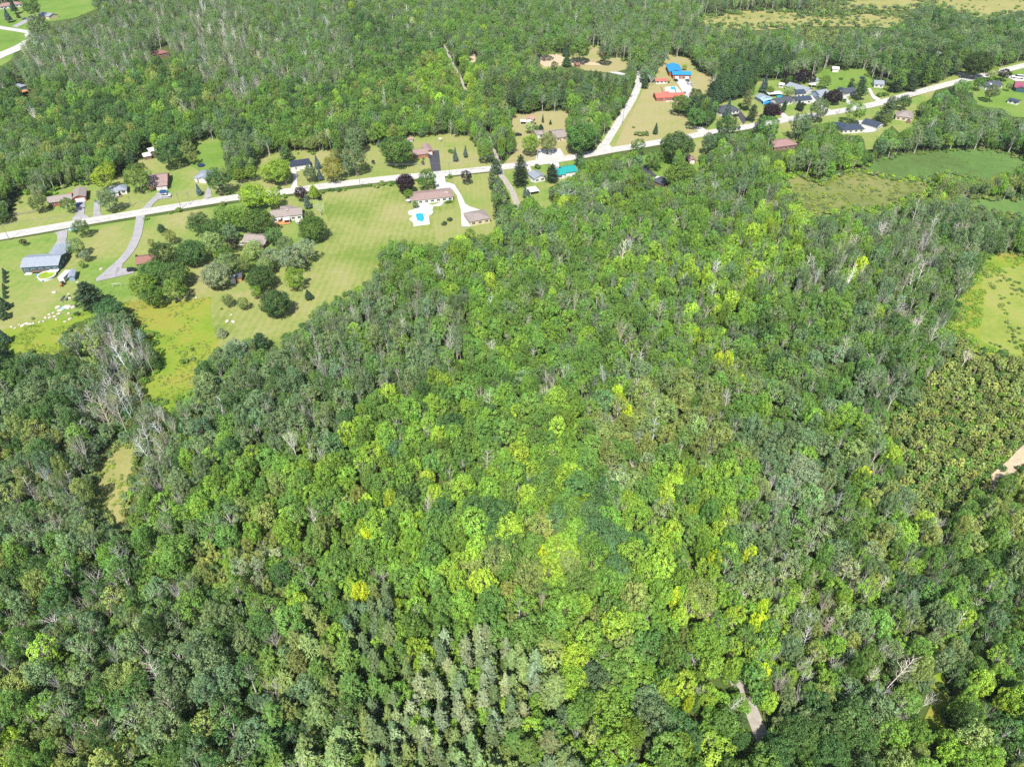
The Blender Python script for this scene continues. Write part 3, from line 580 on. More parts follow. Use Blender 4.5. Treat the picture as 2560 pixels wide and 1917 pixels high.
# explicit eye-catching trees inside the wood: (x, y, radius px, colour, ratio)
FT = 'forest_tree'
for (x, y, r, c) in [(1355,1384,17,YL),(897,1476,22,YL),(744,1515,30,YG),(1552,1005,17,YL),(1545,984,15,YL),(1568,1031,14,YL),(1740,839,11,YL),(1794,900,14,YL),(1823,900,13,YL),(1852,958,14,YL),(2153,661,16,YL),(2221,606,13,YG),(2192,784,18,YG),(2196,691,14,YG),(2130,690,13,YG),(1913,1025,14,YG),(2158,1190,18,YL),(2230,1139,20,YG),(2090,822,6,YL),(1873,1386,18,YL),(1898,1555,20,YL),(1902,1515,14,YL),(1906,1682,18,YL),(2156,1263,15,YG),(2312,1301,24,YG),(2262,1330,30,BG),(2410,1547,20,YG),(2452,1703,28,YG),(2511,1745,22,YG),(2376,1876,24,YG),(1683,1215,30,YG),(1665,1250,22,YG),(1683,1493,18,YL),(1696,1540,20,YG),(1457,1511,22,YG),(1819,1290,24,YG),(1819,1381,24,YG),(1790,1395,18,YL),(973,981,20,YG),(908,1032,20,YG),(900,1060,16,YG),(1107,956,20,YG),(1031,1169,23,YG),(1100,1090,21,YG),(922,1260,23,YG),(908,1329,24,YG),(915,1345,16,YL),(973,1245,17,YG),(1085,1235,20,YG),(1154,1322,24,YG),(1049,1303,15,YG),(1194,1365,28,YG),(1180,1390,22,YG),(1430,1700,40,YG),(1700,1859,28,YG),(1716,1760,12,YL),(1656,1727,24,YG),(1418,1357,28,YG),(1425,1390,22,YG),(1322,1257,20,YG),(1000,1580,22,BG),(1040,1620,22,YG),(1050,1660,20,YG),(1065,1640,20,YG),(1155,603,18,YG),(1130,632,16,YG),(1172,590,15,BG),(1040,687,13,BG),(1225,700,14,YG),(1580,1275,24,BG),(1700,1290,24,MG),(1750,1490,42,OG),(1770,1600,44,BG),(1240,1290,44,DG),(1490,1330,46,BL),(1480,1290,40,BL),(1540,1350,38,BL),(1600,1360,34,DG),(1540,1420,36,BL),(1243,1370,30,BL),(1390,1290,30,BL),(1660,1270,28,PG),(600,1420,24,SG),(650,1450,20,SG),(645,1410,18,SG),(990,1130,28,BL),(830,1110,30,BL),(1280,960,26,DG),(1510,1000,30,BL),(1080,940,22,BG),(2010,1180,38,SG),(1990,1150,26,SG),(2060,1320,28,PG),(2120,1420,30,SG),(2180,1380,26,PG),(2030,1240,30,LP),(2150,1840,40,DG),(2000,1830,44,DG),(2080,1880,40,DG),(2120,1720,30,GG),(1950,1880,36,DG),(480,1840,34,DG),(440,1890,34,DG),(290,1700,36,OG),(330,1680,30,OG),(390,1480,30,GG),(440,1560,32,GG),(370,1560,30,PG),(80,1280,28,DG),(95,1420,34,DG),(30,1440,28,DG),(270,1390,26,BG),(570,1340,30,MG),(630,1330,22,BG),(560,1500,26,DG),(700,1430,26,DG),(650,1560,34,DG),(505,1590,30,GG),(1660,690,0,MG)]:
    if r == 0: continue
    kk = 'grand' if r > 33 else ('loose' if c in (SG, PG, GG) else 'round')
    x_, y_, r_, h_ = solve(x, y, r, 2.9, 0.66, 5, 19); h_ = max(h_, 12.5)
    x_, y_, r_, _ = [*solve(x, y, r, h_ / max(r_, .1), 0.66, 5, 19)]
    TREES.append(dict(k='%s%d' % (kk, random.randrange(len([q for q in PR if q.startswith(kk)]))), x=x_, y=y_, r=r_, h=h_, c=c, name=FT))

# bare trees: (x, y, radius px, kind, colour)
DT = 'dead_tree'
DEAD = [(1324,1215,14,2,WW),(1288,1248,17,0,WW),(1288,1290,20,2,WW),(1626,1333,12,0,WW),(1321,1559,14,0,WW),(1294,1577,12,1,WW),(1605,1565,22,2,WW),(1734,1650,30,2,WW),(1472,1686,16,0,WW),(1559,1288,12,1,WD),(1354,1511,12,0,WD),(947,1456,26,0,WD),(688,1610,34,0,WD),(1156,1514,16,1,WW),(1180,1480,12,1,WD),(881,1646,20,2,WW),(666,1719,14,2,WD),(672,1788,16,2,WD),
 (405,1390,31,2,WW),(190,1247,30,0,WD),(158,1320,16,0,WD),(142,1463,26,0,WD),(221,1526,28,0,WW),(136,1554,32,0,WW),(237,1447,28,1,WD),(285,1459,22,1,WD),(247,1595,16,0,WD),(111,1611,24,0,WD),(73,1510,18,1,WW),(680,1602,20,0,WD),(519,1573,16,2,WD),(649,1675,14,2,WD),(437,1485,14,2,WD),(19,1668,24,2,WW),(153,1723,14,0,WW),(327,1743,16,0,WW),(425,1766,22,0,WW),(232,1829,34,1,WW),(189,1880,26,0,WD),(291,1853,16,1,WW),(146,1759,12,2,WD),(350,1790,16,1,WD),(60,1700,14,0,WD),
 (922,1191,30,2,WW),(1201,999,21,0,WW),(915,1072,12,0,WD),(1067,1100,13,1,WD),(1230,869,17,1,WW),(1060,1060,12,1,WD),(1363,995,18,0,WW),(1512,1056,18,1,WD),(1519,835,16,0,WW),(1606,900,20,3,WW),(1613,1002,17,3,WD),(1594,960,16,3,WD),(1649,774,16,3,WD),(1794,672,18,3,WW),(1557,625,16,3,WW),(1765,781,16,1,WD),(1385,774,15,1,WD),(1316,803,13,3,WD),(1689,709,14,4,WD),(1273,850,14,1,WD),(1572,845,18,3,WD),(1640,1020,14,4,WD),(1820,1000,16,3,WD),(1700,880,14,1,WD),(1240,1070,12,1,WD),(1070,1260,14,3,WD),(1068,1290,13,3,WD),(1800,1150,16,1,WD),(1850,1175,20,1,WD),
 (1999,1513,28,3,WW),(2050,1555,28,3,WW),(2071,1555,26,3,WW),(2131,1555,24,1,WW),(2126,1479,18,1,WW),(2181,1644,32,3,WW),(2181,1695,26,3,WW),(2219,1754,20,0,WD),(2308,1762,18,1,WW),(1928,1420,18,3,WD),(1961,1416,17,3,WW),(1953,1255,22,1,WW),(1925,1454,16,3,WD),(2346,1318,18,1,WD),(2355,1373,20,0,WD),(2021,1356,12,4,WD),(1953,1720,24,0,WD),(2008,1703,18,1,WD),(2084,1665,20,1,WW),(2236,1809,16,1,WD),(2536,1525,18,0,WD),(2469,1906,16,0,WW),(1928,1657,14,0,WD),(2333,1597,16,1,WD),(2261,1504,16,3,WD),(2115,1640,20,3,WD),(2100,1590,22,1,WD),(2240,1650,18,1,WD),(1870,1400,16,1,WW),(1880,1330,16,1,WD),(2270,1620,16,1,WD),(2450,1800,12,2,WW),(2020,1600,24,3,WW),(1985,1560,22,3,WD),(2150,1610,20,3,WD),
 (2306,687,18,4,WW),(2158,1046,14,0,WD),(2225,907,18,0,WD),(2128,911,14,0,WD),(2192,1181,24,1,WD),(2263,788,20,1,WD),(2416,894,16,1,WW),(2217,961,15,1,WD),(2175,847,15,3,WD),(1976,830,12,1,WD),(1997,721,14,3,WD),(1930,1211,16,1,WW),(1984,1219,17,1,WW),(2060,1236,14,2,WD),(2280,800,16,3,WD),(2240,770,15,3,WD),(2320,940,12,1,WD),(1744,1744,13,1,WW),(1815,1766,14,3,WD),(1821,1810,16,0,WD),(1771,1865,15,1,WD),(1440,1848,14,0,WW),(1550,1840,12,2,WD),(1480,1830,12,2,WD),(1400,1830,10,0,WD),
 (1413,480,26,0,WD),(1629,196,14,0,WD),(1515,470,16,1,WD),(1390,240,12,0,WD),(1293,218,9,0,WD),(1262,222,9,0,WD),(1078,262,16,0,WD),(798,522,19,2,WD),(975,310,13,0,WD),(1000,312,12,0,WD),(950,305,12,0,WD),(480,240,14,0,WD),(465,270,12,3,WD),(1498,270,10,3,WD),(1010,35,10,0,WD),(1830,214,8,0,WD)]
for (x, y, r, kd, c) in DEAD:
    k = 'dead%d' % kd; pr = PR[k]
    if kd > 2: r = min(r, 15)
    elif r > 26: r = 26
    x_, y_, r_, h_ = solve(x, y, r, pr[3] / pr[2], 0.72, 4, 19); TREES.append(dict(k=k, x=x_, y=y_, r=max(r_, 1.2), h=max(h_ * 1.1, 13.0) if kd > 2 else max(h_ * 1.1, 11.0), c=c, name=DT))

# ------------------------------------------------------------------ raster of the open ground
MW, MH, MS = 700, 520, 4
MX0, MY0 = -100, -60
clear = np.zeros((MH, MW), bool)
thin = np.zeros((MH, MW), bool)
TH = [T_s1, T_s2, T_s3, T_s4, T_s5, T_s6]
for poly in CLEARS + [ROADBAND]:
    xs = [p[0] for p in poly]; ys = [p[1] for p in poly]
    for j in range(max(0, int((min(ys) - MY0) / MS)), min(MH, int((max(ys) - MY0) / MS) + 2)):
        y = MY0 + j * MS
        for i in range(max(0, int((min(xs) - MX0) / MS)), min(MW, int((max(xs) - MX0) / MS) + 2)):
            if inpoly(MX0 + i * MS, y, poly): (thin if any(poly is q for q in TH) else clear)[j, i] = True
def is_clear(px, py):
    i = int(round((px - MX0) / MS)); j = int(round((py - MY0) / MS))
    return 0 <= i < MW and 0 <= j < MH and clear[j, i]
def blocked(x, y, r, h):
    for z in (0, .4, .8):
        q = PX((x, y, z * h)); i = int(round((q[0] - MX0) / MS)); j = int(round((q[1] - MY0) / MS))
        if 0 <= i < MW and 0 <= j < MH and thin[j, i]: return True
    for (dx, z) in ((0, 0), (-.7, .55), (.7, .55), (0, .93), (0, .5), (-.3, .8), (.3, .8), (-.5, .3), (.5, .3)):
        q = PX((x + dx * r, y, z * h))
        if is_clear(q[0], q[1]): return True
    q = PX((x, y, 0)); q2 = PX((x, y - r * .8, h * .5)); return is_clear(q2[0], q2[1])

# palettes by region: (x, y) -> weights, crown radius, share of loose crowns, share of bare trees
REG = [
 ((150,1050), {GG:.4,DG:.35,OG:.15,MG:.1}, 3.4, .5, .10), ((60,950), {DG:.5,GG:.4,MG:.1}, 3.6, .3, .06), ((200,900), {GG:.5,DG:.3,OG:.2}, 3.2, .7, .20), ((300,900), {GG:.6,OG:.2,DG:.2}, 2.5, .8, .80), ((260,1030), {GG:.5,OG:.3,DG:.2}, 2.5, .8, .75), ((330,1050), {GG:.5,OG:.3,DG:.2}, 2.5, .8, .75), ((370,1150), {GG:.6,PG:.2,OG:.2}, 2.6, .8, .70), ((210,1180), {GG:.6,DG:.2,OG:.2}, 2.8, .7, .45),
 ((150,1700), {GG:.35,DG:.25,MG:.15,OG:.15,YG:.05,BG:.05}, 3.2, .5, .10), ((200,1450), {GG:.4,DG:.25,MG:.25,OG:.1}, 3.4, .5, .12), ((450,1650), {GG:.45,DG:.25,OG:.2,MG:.1}, 3.6, .5, .06), ((60,1850), {OG:.4,MG:.4,BG:.1,YG:.1}, 2.8, .3, .06),
 ((500,1150), {MG:.35,GG:.3,DG:.25,BG:.1}, 3.8, .3, .03), ((700,1000), {GG:.65,DG:.2,MG:.15}, 3.6, .5, .05), ((550,1010), {GG:.6,DG:.3,MG:.1}, 3.6, .5, .04), ((780,860), {GG:.7,MG:.2,DG:.1}, 3.0, .7, .14), ((900,780), {GG:.6,MG:.25,BG:.15}, 2.8, .7, .22), ((1050,780), {GG:.55,MG:.3,BG:.15}, 2.8, .6, .20),
 ((620,1220), {BG:.45,MG:.4,OG:.15}, 3.6, .1, .0), ((480,1250), {MG:.4,BG:.3,GG:.3}, 3.6, .3, .02), ((630,1400), {OG:.45,OB:.2,BG:.2,SG:.15}, 2.2, .4, .03), ((540,1550), {GG:.5,MG:.3,DG:.2}, 3.6, .4, .04), ((800,1400), {MG:.55,BG:.25,OG:.2}, 3.4, .1, .01),
 ((1000,1150), {MG:.45,BG:.25,DG:.12,YG:.12,OG:.06}, 3.3, .08, .01), ((1200,1150), {MG:.42,BG:.25,DG:.15,YG:.12,BL:.06}, 3.5, .05, .01), ((1000,1400), {MG:.5,BG:.35,YG:.1,DG:.05}, 3.4, .05, .0), ((1350,1150), {MG:.45,BG:.25,DG:.15,YG:.15}, 3.6, .05, .01),
 ((1350,1600), {BG:.45,YG:.12,MG:.25,OG:.18}, 4.2, .05, .0), ((1300,1450), {BG:.4,YG:.15,MG:.25,OG:.2}, 4.0, .05, .0), ((1550,1600), {BG:.35,MG:.35,YG:.12,OG:.18}, 4.0, .1, .01), ((1560,1800), {BG:.35,MG:.3,OG:.15,GG:.2}, 3.8, .2, .02), ((1750,1850), {MG:.4,BG:.3,YG:.15,DG:.15}, 3.4, .2, .06),
 ((1400,650), {MG:.5,GG:.25,BG:.25}, 3.0, .3, .08), ((1300,850), {MG:.55,BG:.25,GG:.2}, 3.4, .2, .04), ((1500,850), {MG:.45,GG:.3,BG:.25}, 3.4, .4, .08), ((1150,700), {BG:.4,MG:.35,GG:.25}, 3.0, .3, .08),
 ((1650,1080), {OG:.4,LP:.15,MG:.3,PG:.15}, 3.8, .4, .02), ((1800,1060), {OG:.4,MG:.35,LP:.1,GG:.15}, 3.8, .4, .03), ((1700,700), {BG:.35,MG:.3,YG:.15,GG:.2}, 2.8, .4, .07), ((1900,620), {BG:.35,YG:.25,MG:.2,GG:.2}, 2.6, .5, .08), ((1750,560), {MG:.4,BG:.35,GG:.25}, 2.8, .4, .06),
 ((2100,620), {GG:.5,MG:.3,BG:.2}, 2.5, .7, .28), ((2250,560), {GG:.7,MG:.3}, 2.6, .8, .22), ((2450,560), {GG:.6,DG:.2,MG:.2}, 3.2, .6, .08), ((2050,850), {MG:.4,GG:.35,DG:.2,BG:.05}, 3.4, .4, .05), ((2250,900), {MG:.4,GG:.35,DG:.25}, 3.2, .5, .10),
 ((2000,1050), {GG:.35,MG:.35,DG:.2,BG:.1}, 3.4, .4, .05), ((1750,1250), {BG:.5,MG:.3,YG:.2}, 3.2, .1, .03), ((1950,1300), {PG:.3,GG:.3,MG:.25,LP:.15}, 3.6, .5, .06), ((2150,1250), {GG:.4,MG:.3,OG:.15,BG:.15}, 3.0, .4, .08), ((2100,1500), {BG:.3,MG:.3,GG:.2,LP:.1,OG:.1}, 2.6, .4, .16), ((2050,1650), {MG:.35,BG:.25,OG:.2,GG:.2}, 2.6, .4, .18),
 ((1830,1650), {BG:.4,MG:.3,YG:.2,OG:.1}, 2.8, .2, .06), ((2300,1600), {MG:.4,BG:.2,GG:.25,OG:.15}, 2.8, .3, .08), ((2450,1450), {MG:.4,DG:.3,GG:.2,BG:.1}, 3.2, .3, .04), ((2450,1700), {MG:.35,DG:.3,BG:.25,GG:.1}, 3.2, .2, .03), ((2080,1820), {DG:.5,GG:.3,MG:.2}, 3.8, .2, .0), ((2300,1850), {MG:.4,BG:.3,OG:.3}, 2.8, .2, .03), ((1900,1900), {DG:.4,MG:.4,GG:.2}, 3.6, .2, .0),
 ((2450,1050), {OB:.5,OG:.4,MG:.1}, 1.7, .2, .01), ((2380,1180), {OB:.45,OG:.4,MG:.15}, 1.8, .2, .02), ((2500,1300), {OB:.3,MG:.4,OG:.3}, 2.4, .3, .03), ((2380,980), {OB:.45,OG:.45,MG:.1}, 1.7, .2, .0), ((2540,960), {OB:.5,OG:.5}, 1.6, .2, .0),
 ((150,300), {DG:.45,MG:.35,BG:.1,OG:.1}, 3.8, .05, .01), ((400,250), {DG:.4,MG:.35,BG:.12,OG:.13}, 3.8, .05, .01), ((700,280), {MG:.5,DG:.25,BG:.15,OG:.1}, 3.6, .1, .02), ((950,250), {MG:.45,BG:.25,DG:.2,OG:.1}, 3.6, .1, .03), ((60,380), {GG:.4,MG:.4,OG:.2}, 3.0, .3, .02), ((580,370), {MG:.4,GG:.35,DN:.25}, 3.2, .3, .03),
 ((200,120), {GG:.7,MG:.3}, 3.0, .7, .20), ((350,60), {GG:.7,MG:.3}, 3.0, .7, .18), ((560,90), {GG:.65,MG:.35}, 3.0, .7, .30), ((620,160), {GG:.6,MG:.4}, 3.2, .6, .25), ((800,120), {GG:.55,MG:.45}, 3.4, .5, .10), ((950,100), {DG:.4,MG:.4,GG:.2}, 3.8, .2, .02), ((1000,30), {MG:.5,GG:.4,YG:.1}, 3.2, .4, .06), ((700,20), {GG:.6,MG:.4}, 3.2, .5, .06), ((1150,200), {MG:.35,BG:.35,YG:.15,OG:.15}, 3.2, .1, .0), ((1300,60), {MG:.5,GG:.4,DG:.1}, 3.6, .3, .02), ((1200,120), {MG:.6,GG:.3,BG:.1}, 3.6, .2, .0), ((1250,200), {MG:.4,GG:.3,BG:.15,OG:.15}, 3.2, .2, .02), ((1150,340), {MG:.5,GG:.3,BG:.2}, 3.2, .2, .03),
 ((1550,60), {GG:.6,MG:.4}, 3.4, .5, .06), ((1700,110), {GG:.5,MG:.4,DG:.1}, 3.6, .4, .05), ((1900,140), {GG:.5,MG:.5}, 3.6, .5, .08), ((2150,120), {GG:.55,MG:.3,DG:.15}, 4.0, .5, .10), ((2400,110), {GG:.4,DG:.3,MG:.3}, 4.4, .3, .02), ((1900,20), {GG:.5,LP:.3,MG:.2}, 2.6, .5, .05), ((2100,60), {LP:.4,OG:.3,GG:.3}, 1.9, .3, .0), ((2300,80), {GG:.5,MG:.3,DG:.2}, 4.0, .3, .0), ((1750,30), {GG:.6,LP:.2,MG:.2}, 2.6, .5, .10),
 ((1600,480), {MG:.4,BG:.25,GG:.25,OG:.1}, 3.0, .3, .06), ((1480,430), {MG:.5,GG:.3,BG:.2}, 3.2, .3, .04), ((1500,540), {MG:.4,GG:.35,BG:.25}, 3.0, .4, .10), ((1350,560), {MG:.4,BG:.3,YG:.1,GG:.2}, 3.0, .3, .10), ((1260,560), {MG:.4,GG:.4,BG:.2}, 3.0, .4, .10), ((1850,440), {MG:.45,GG:.35,BG:.2}, 3.0, .4, .08), ((2100,390), {MG:.5,DG:.2,BG:.2,GG:.1}, 3.6, .3, .03), ((2380,310), {MG:.45,GG:.45,DG:.1}, 4.0, .4, .02), ((2500,340), {GG:.5,DG:.3,MG:.2}, 4.0, .4, .02), ((2400,460), {OG:.35,YG:.25,GG:.2,BG:.2}, 2.4, .3, .06), ((2200,470), {OG:.3,YG:.3,BG:.2,GG:.2}, 2.2, .3, .06), ((2000,470), {GG:.4,BG:.4,YG:.2}, 2.6, .4, .10), ((480,800), {MG:.4,GG:.4,DG:.2}, 3.4, .3, .02), ((550,920), {GG:.5,MG:.3,DG:.2}, 3.4, .4, .03),
 ((1880,240), {DN:.7,MG:.3}, 3.6, .1, .02), ((2330,180), {DN:.5,MG:.5}, 3.8, .1, .0),
]
PINE_Z = [  # (polygon, prototype, colours, crown radius, height, spacing)
 ([(700,1600),(800,1560),(870,1660),(920,1770),(930,1990),(660,1990),(650,1880),(670,1780)], 'pine', [LP,LP,MG,OG,LP], 3.9, 16, 5.6),
 ([(880,1540),(960,1510),(1010,1560),(1020,1680),(1000,1760),(990,1990),(930,1990),(915,1740),(880,1640)], 'plant', [OG,GG,MG], 2.1, 15, 3.6),
 ([(1100,1640),(1200,1620),(1290,1640),(1360,1720),(1330,1800),(1240,1860),(1220,1990),(990,1990),(1000,1760),(1040,1700)], 'plant', [PG,PG,SG,LP,GG], 2.1, 14.5, 3.7),
 ([(1330,1700),(1400,1730),(1420,1820),(1420,1990),(1220,1990),(1240,1860),(1330,1800)], 'pine', [LP,LP,MG,PG], 4.0, 15, 5.6),
 ([(1205,245),(1270,228),(1350,215),(1450,222),(1560,215),(1572,240),(1555,275),(1500,300),(1400,278),(1300,290),(1235,290),(1210,270)], 'pine', [DN,GG,MG,OG], 3.2, 15, 5.8),
 ([(1790,190),(1850,160),(1950,155),(1985,180),(1950,205),(1890,212),(1850,255),(1800,262)], 'pine', [DN,BL,MG], 3.2, 16, 5.0),
 ([(2270,180),(2340,160),(2395,170),(2390,190),(2330,215),(2270,226)], 'pine', [DN,MG,GG], 3.8, 17, 5.6),
 ([(1228,420),(1255,425),(1262,470),(1275,540),(1240,560),(1230,500)], 'pine', [DN,PG,GG], 2.8, 14, 4.4),
 ([(850,360),(900,340),(920,370),(880,400),(850,390)], 'pine', [GG,DN], 2.8, 14, 4.4),
]
def region(px, py):
    best = None; bd = 1e9
    for rg in REG:
        d = ((rg[0][0] - px) ** 2 + ((rg[0][1] - py) * 1.3) ** 2) * rng_j()
        if d < bd: bd = d; best = rg
    return best
_rj = random.Random(3)
def rng_j(): return _rj.uniform(0.75, 1.3)
def hsh(a, b_): 
    v = math.sin(a * 12.9898 + b_ * 78.233) * 43758.5453; return v - math.floor(v)
def vn(x, y, s):
    x /= s; y /= s; i = math.floor(x); j = math.floor(y); u = x - i; v = y - j; u = u * u * (3 - 2 * u); v = v * v * (3 - 2 * v)
    return (hsh(i, j) * (1 - u) + hsh(i + 1, j) * u) * (1 - v) + (hsh(i, j + 1) * (1 - u) + hsh(i + 1, j + 1) * u) * v
def pick(wts, x, y):
    t = vn(x, y, 14.0) * 0.38 + random.random() * 0.62
    t = min(0.999, max(0, (t - 0.5) * 1.25 + 0.5)); ks = list(wts.items())
    # order rotated by a slow noise so neighbours share a kind
    ro = int(vn(x + 900, y, 45.0) * len(ks)) ; ks = ks[ro:] + ks[:ro]; s = sum(a[1] for a in ks); acc = 0
    for c, w_ in ks:
        acc += w_ / s
        if t <= acc: return c
    return ks[-1][0]
# spatial hash for spacing
GRID = {}
def near(x, y, rr, f):
    ci, cj = int(x // 10), int(y // 10)
    for i in range(ci - 1, ci + 2):
        for j in range(cj - 1, cj + 2):
            for (a, b_, r2) in GRID.get((i, j), ()):
                if (a - x) ** 2 + (b_ - y) ** 2 < ((rr + r2) * f) ** 2: return True
    return False
def put(t): GRID.setdefault((int(t['x'] // 10), int(t['y'] // 10)), []).append((t['x'], t['y'], t['r']))
for t in TREES:
    if t['name'] == DT: GRID.setdefault((int(t['x'] // 10), int(t['y'] // 10)), []).append((t['x'], t['y'], t['r'] * .75))
    elif t['name'] != 'shrub': put(t)
rs = random.Random(21)
cnt = 0
def in_view(x, y, h, m=70):
    q = PX((x, y, 0)); q2 = PX((x, y, h))
    return -m < q[0] < 2560 + m and q2[1] < 1917 + m * 1.4 and q[1] > -45
def candidates(step):
    y = 55.0
    while y < 1010.0:
        xm = 0.75 * (y * cP + H * sP) + 30; x = -xm
        while x < xm:
            yield x + rs.uniform(-.45, .45) * step, y + rs.uniform(-.45, .45) * step
            x += step
        y += step * 0.87
rest_bare = []
# plantations first
for zi, (poly, kk, cols, rr, hh, sp) in enumerate(PINE_Z):
    pts = [G(*p) for p in poly]; wp = [(p.x, p.y) for p in pts]
    x0, x1 = min(p[0] for p in wp), max(p[0] for p in wp); y0, y1 = min(p[1] for p in wp), max(p[1] for p in wp)
    y = y0; row = 0
    while y < y1:
        x = x0 + (row % 2) * sp * 0.5
        while x < x1:
            a, b_ = x + rs.uniform(-.46, .46) * sp, y + rs.uniform(-.46, .46) * sp
            r = rr * rs.uniform(.8, 1.15); h = hh * rs.uniform(.72, 1.15)
            if inpoly(a, b_, wp) and in_view(a, b_, h) and not blocked(a, b_, r, h) and not near(a, b_, r, .36) and rs.random() > .10:
                c = cols[int(vn(a, b_, 9.0) * 0.6 * len(cols) + rs.random() * .4 * len(cols)) % len(cols)]
                if rs.random() < .05: rest_bare.append((a, b_))
                t = dict(k=kk + '%d' % rs.randrange(3 if kk == 'pine' else 2), x=a, y=b_, r=r, h=h, c=c, name='pine_tree'); TREES.append(t); put(t)
            x += sp
        y += sp * .87; row += 1
# bare trees of the thin stands, then the leafy wood
for x, y in candidates(5.0):
    q = PX((x, y, 10.0))
    if not (-70 < q[0] < 2630 and q[1] < 2000): continue
    best = region(q[0], q[1]); _, wts, rc, loose, bare = best
    r = rc * rs.uniform(.72, 1.28)
    h = (13.0 if rc > 2.2 else 4.6) * rs.uniform(.70, 1.30) * (1.1 if loose > .4 else 1)
    if rc < 2.2: r = min(r, 2.3)
    if not in_view(x, y, h) or near(x, y, r, .54 if rc > 2.2 else .48) or blocked(x, y, r, h): continue
    if rs.random() < bare:
        kd = rs.choice([3, 3, 4, 1, 0]) if rs.random() < .8 else 2
        t = dict(k='dead%d' % kd, x=x, y=y, r=rs.uniform(1.6, 3.2), h=max(11, h) * rs.uniform(.95, 1.2), c=rs.choice([WD, WD, WG, WW]), name=DT)
        if rc > 2.2:
            TREES.append(t); GRID.setdefault((int(x // 10), int(y // 10)), []).append((x, y, 1.2)); continue
    c = pick(wts, x, y)
    if rc < 2.2: kk = 'sapling%d' % rs.randrange(3)
    elif c in (DN,): kk = 'pine%d' % rs.randrange(3)
    elif rs.random() < loose: kk = 'loose%d' % rs.randrange(4)
    else: kk = rs.choice(['round%d' % rs.randrange(5), 'round%d' % rs.randrange(5), 'tall%d' % rs.randrange(3)])
    t = dict(k=kk, x=x, y=y, r=r, h=h, c=c, name=FT); TREES.append(t); put(t)
# small trees close the gaps
for x, y in candidates(3.6):
    if y > 560: break
    q = PX((x, y, 6.0))
    if not (-70 < q[0] < 2630 and q[1] < 2000): continue
    rg = region(q[0], q[1]); small = rg[2] < 2.2
    r = rs.uniform(1.5, 2.5) if not small else rs.uniform(1.0, 1.6); h = rs.uniform(6, 10.5) if not small else rs.uniform(2.5, 4.5)
    if near(x, y, r, .50 if not small else .36) or not in_view(x, y, h) or blocked(x, y, r, h): continue
    kk = 'sapling%d' % rs.randrange(3) if small else rs.choice(['round%d' % rs.randrange(5), 'tall%d' % rs.randrange(3)])
    t = dict(k=kk, x=x, y=y, r=r, h=h, c=pick(rg[1], x, y), name=FT); TREES.append(t); put(t)
# jitter, tint
for t in TREES:
    rr_ = random.Random(int(t['x'] * 97 + t['y'] * 131))
    t['rz'] = rr_.uniform(0, 6.283); b_ = max(.6, rr_.gauss(1, .16)) * (.78 if t.get('yard') and t['name'] != 'spruce_tree' else 1); hu = rr_.gauss(0, .06); c = t['c']
    t['tint'] = (max(.004, c[0] * b_ * (1 + hu)), max(.004, c[1] * b_), max(.004, c[2] * b_ * (1 - hu)))
    lean = .10 if t['k'].startswith('dead') and t['k'][4] in '34' else .03
    t['tx'] = rr_.gauss(0, lean); t['ty'] = rr_.gauss(0, lean)
    q = PX((t['x'], t['y'], t['h'] * .6)); t['px'], t['py'] = q[0], q[1]; t['rpx'] = FPX / q[2] * t['r']; t['hpx'] = FPX / q[2] * t['h']
print("TREES", len(TREES), {n: sum(1 for t in TREES if t['name'] == n) for n in set(t['name'] for t in TREES)})
_plain0 = plain
def plain(name, col, *a, **k): return _plain0(name, tuple(c * 0.62 for c in col), *a, **k)
# ------------------------------------------------------------------ buildings
M_glass = plain("dark_window_glass", (0.03, 0.04, 0.05), 0.08, 0.6, var=0.05)
M_wh = plain("white_paint", (0.78, 0.78, 0.76), 0.6, var=0.05)
M_door = plain("door_paint", (0.25, 0.12, 0.08), 0.6)
M_gdoor = striped("white_panel_door", (0.78, 0.78, 0.77), 0.5, 0.12, 2)
M_brick = plain("orange_brick", (0.42, 0.17, 0.08), 0.9, 0.1, var=0.25, nscale=4)
M_brickr = plain("red_brick", (0.36, 0.12, 0.08), 0.9, 0.1, var=0.25, nscale=4)
M_brickb = plain("brown_brick", (0.30, 0.17, 0.12), 0.9, 0.1, var=0.25, nscale=4)
M_side = striped("white_siding", (0.76, 0.76, 0.74), 0.2, 0.10, 2)
M_cream = striped("cream_siding", (0.70, 0.60, 0.42), 0.2, 0.10, 2)
M_teal = striped("dark_teal_siding", (0.05, 0.12, 0.15), 0.2, 0.12, 2)
M_brown = striped("brown_siding", (0.24, 0.15, 0.11), 0.25, 0.2, 2)
M_blues = striped("light_blue_siding", (0.30, 0.42, 0.52), 0.2, 0.1, 2)
M_cedar = plain("orange_cedar_boards", (0.62, 0.30, 0.12), 0.8, 0.15, var=0.3, nscale=2)
M_redb = plain("red_barn_boards", (0.34, 0.06, 0.04), 0.8, 0.15, var=0.2, nscale=2)
M_concrete = plain("pale_concrete", (0.66, 0.65, 0.62), 0.9, 0.1, var=0.1, nscale=1.5)
M_terrace = plain("white_pool_terrace", (0.80, 0.80, 0.79), 0.8, 0.1, var=0.06, nscale=0.8)
M_metal = plain("grey_metal", (0.45, 0.46, 0.48), 0.4, 0.4, 0.6, var=0.1)
M_wood = plain("pole_wood", (0.34, 0.31, 0.27), 0.9, 0.1, var=0.2)
M_stone = plain("pale_boulder", (0.60, 0.54, 0.46), 0.9, 0.1, var=0.25, nscale=2)
M_tyre = plain("tyre_rubber", (0.025, 0.025, 0.025), 0.9)
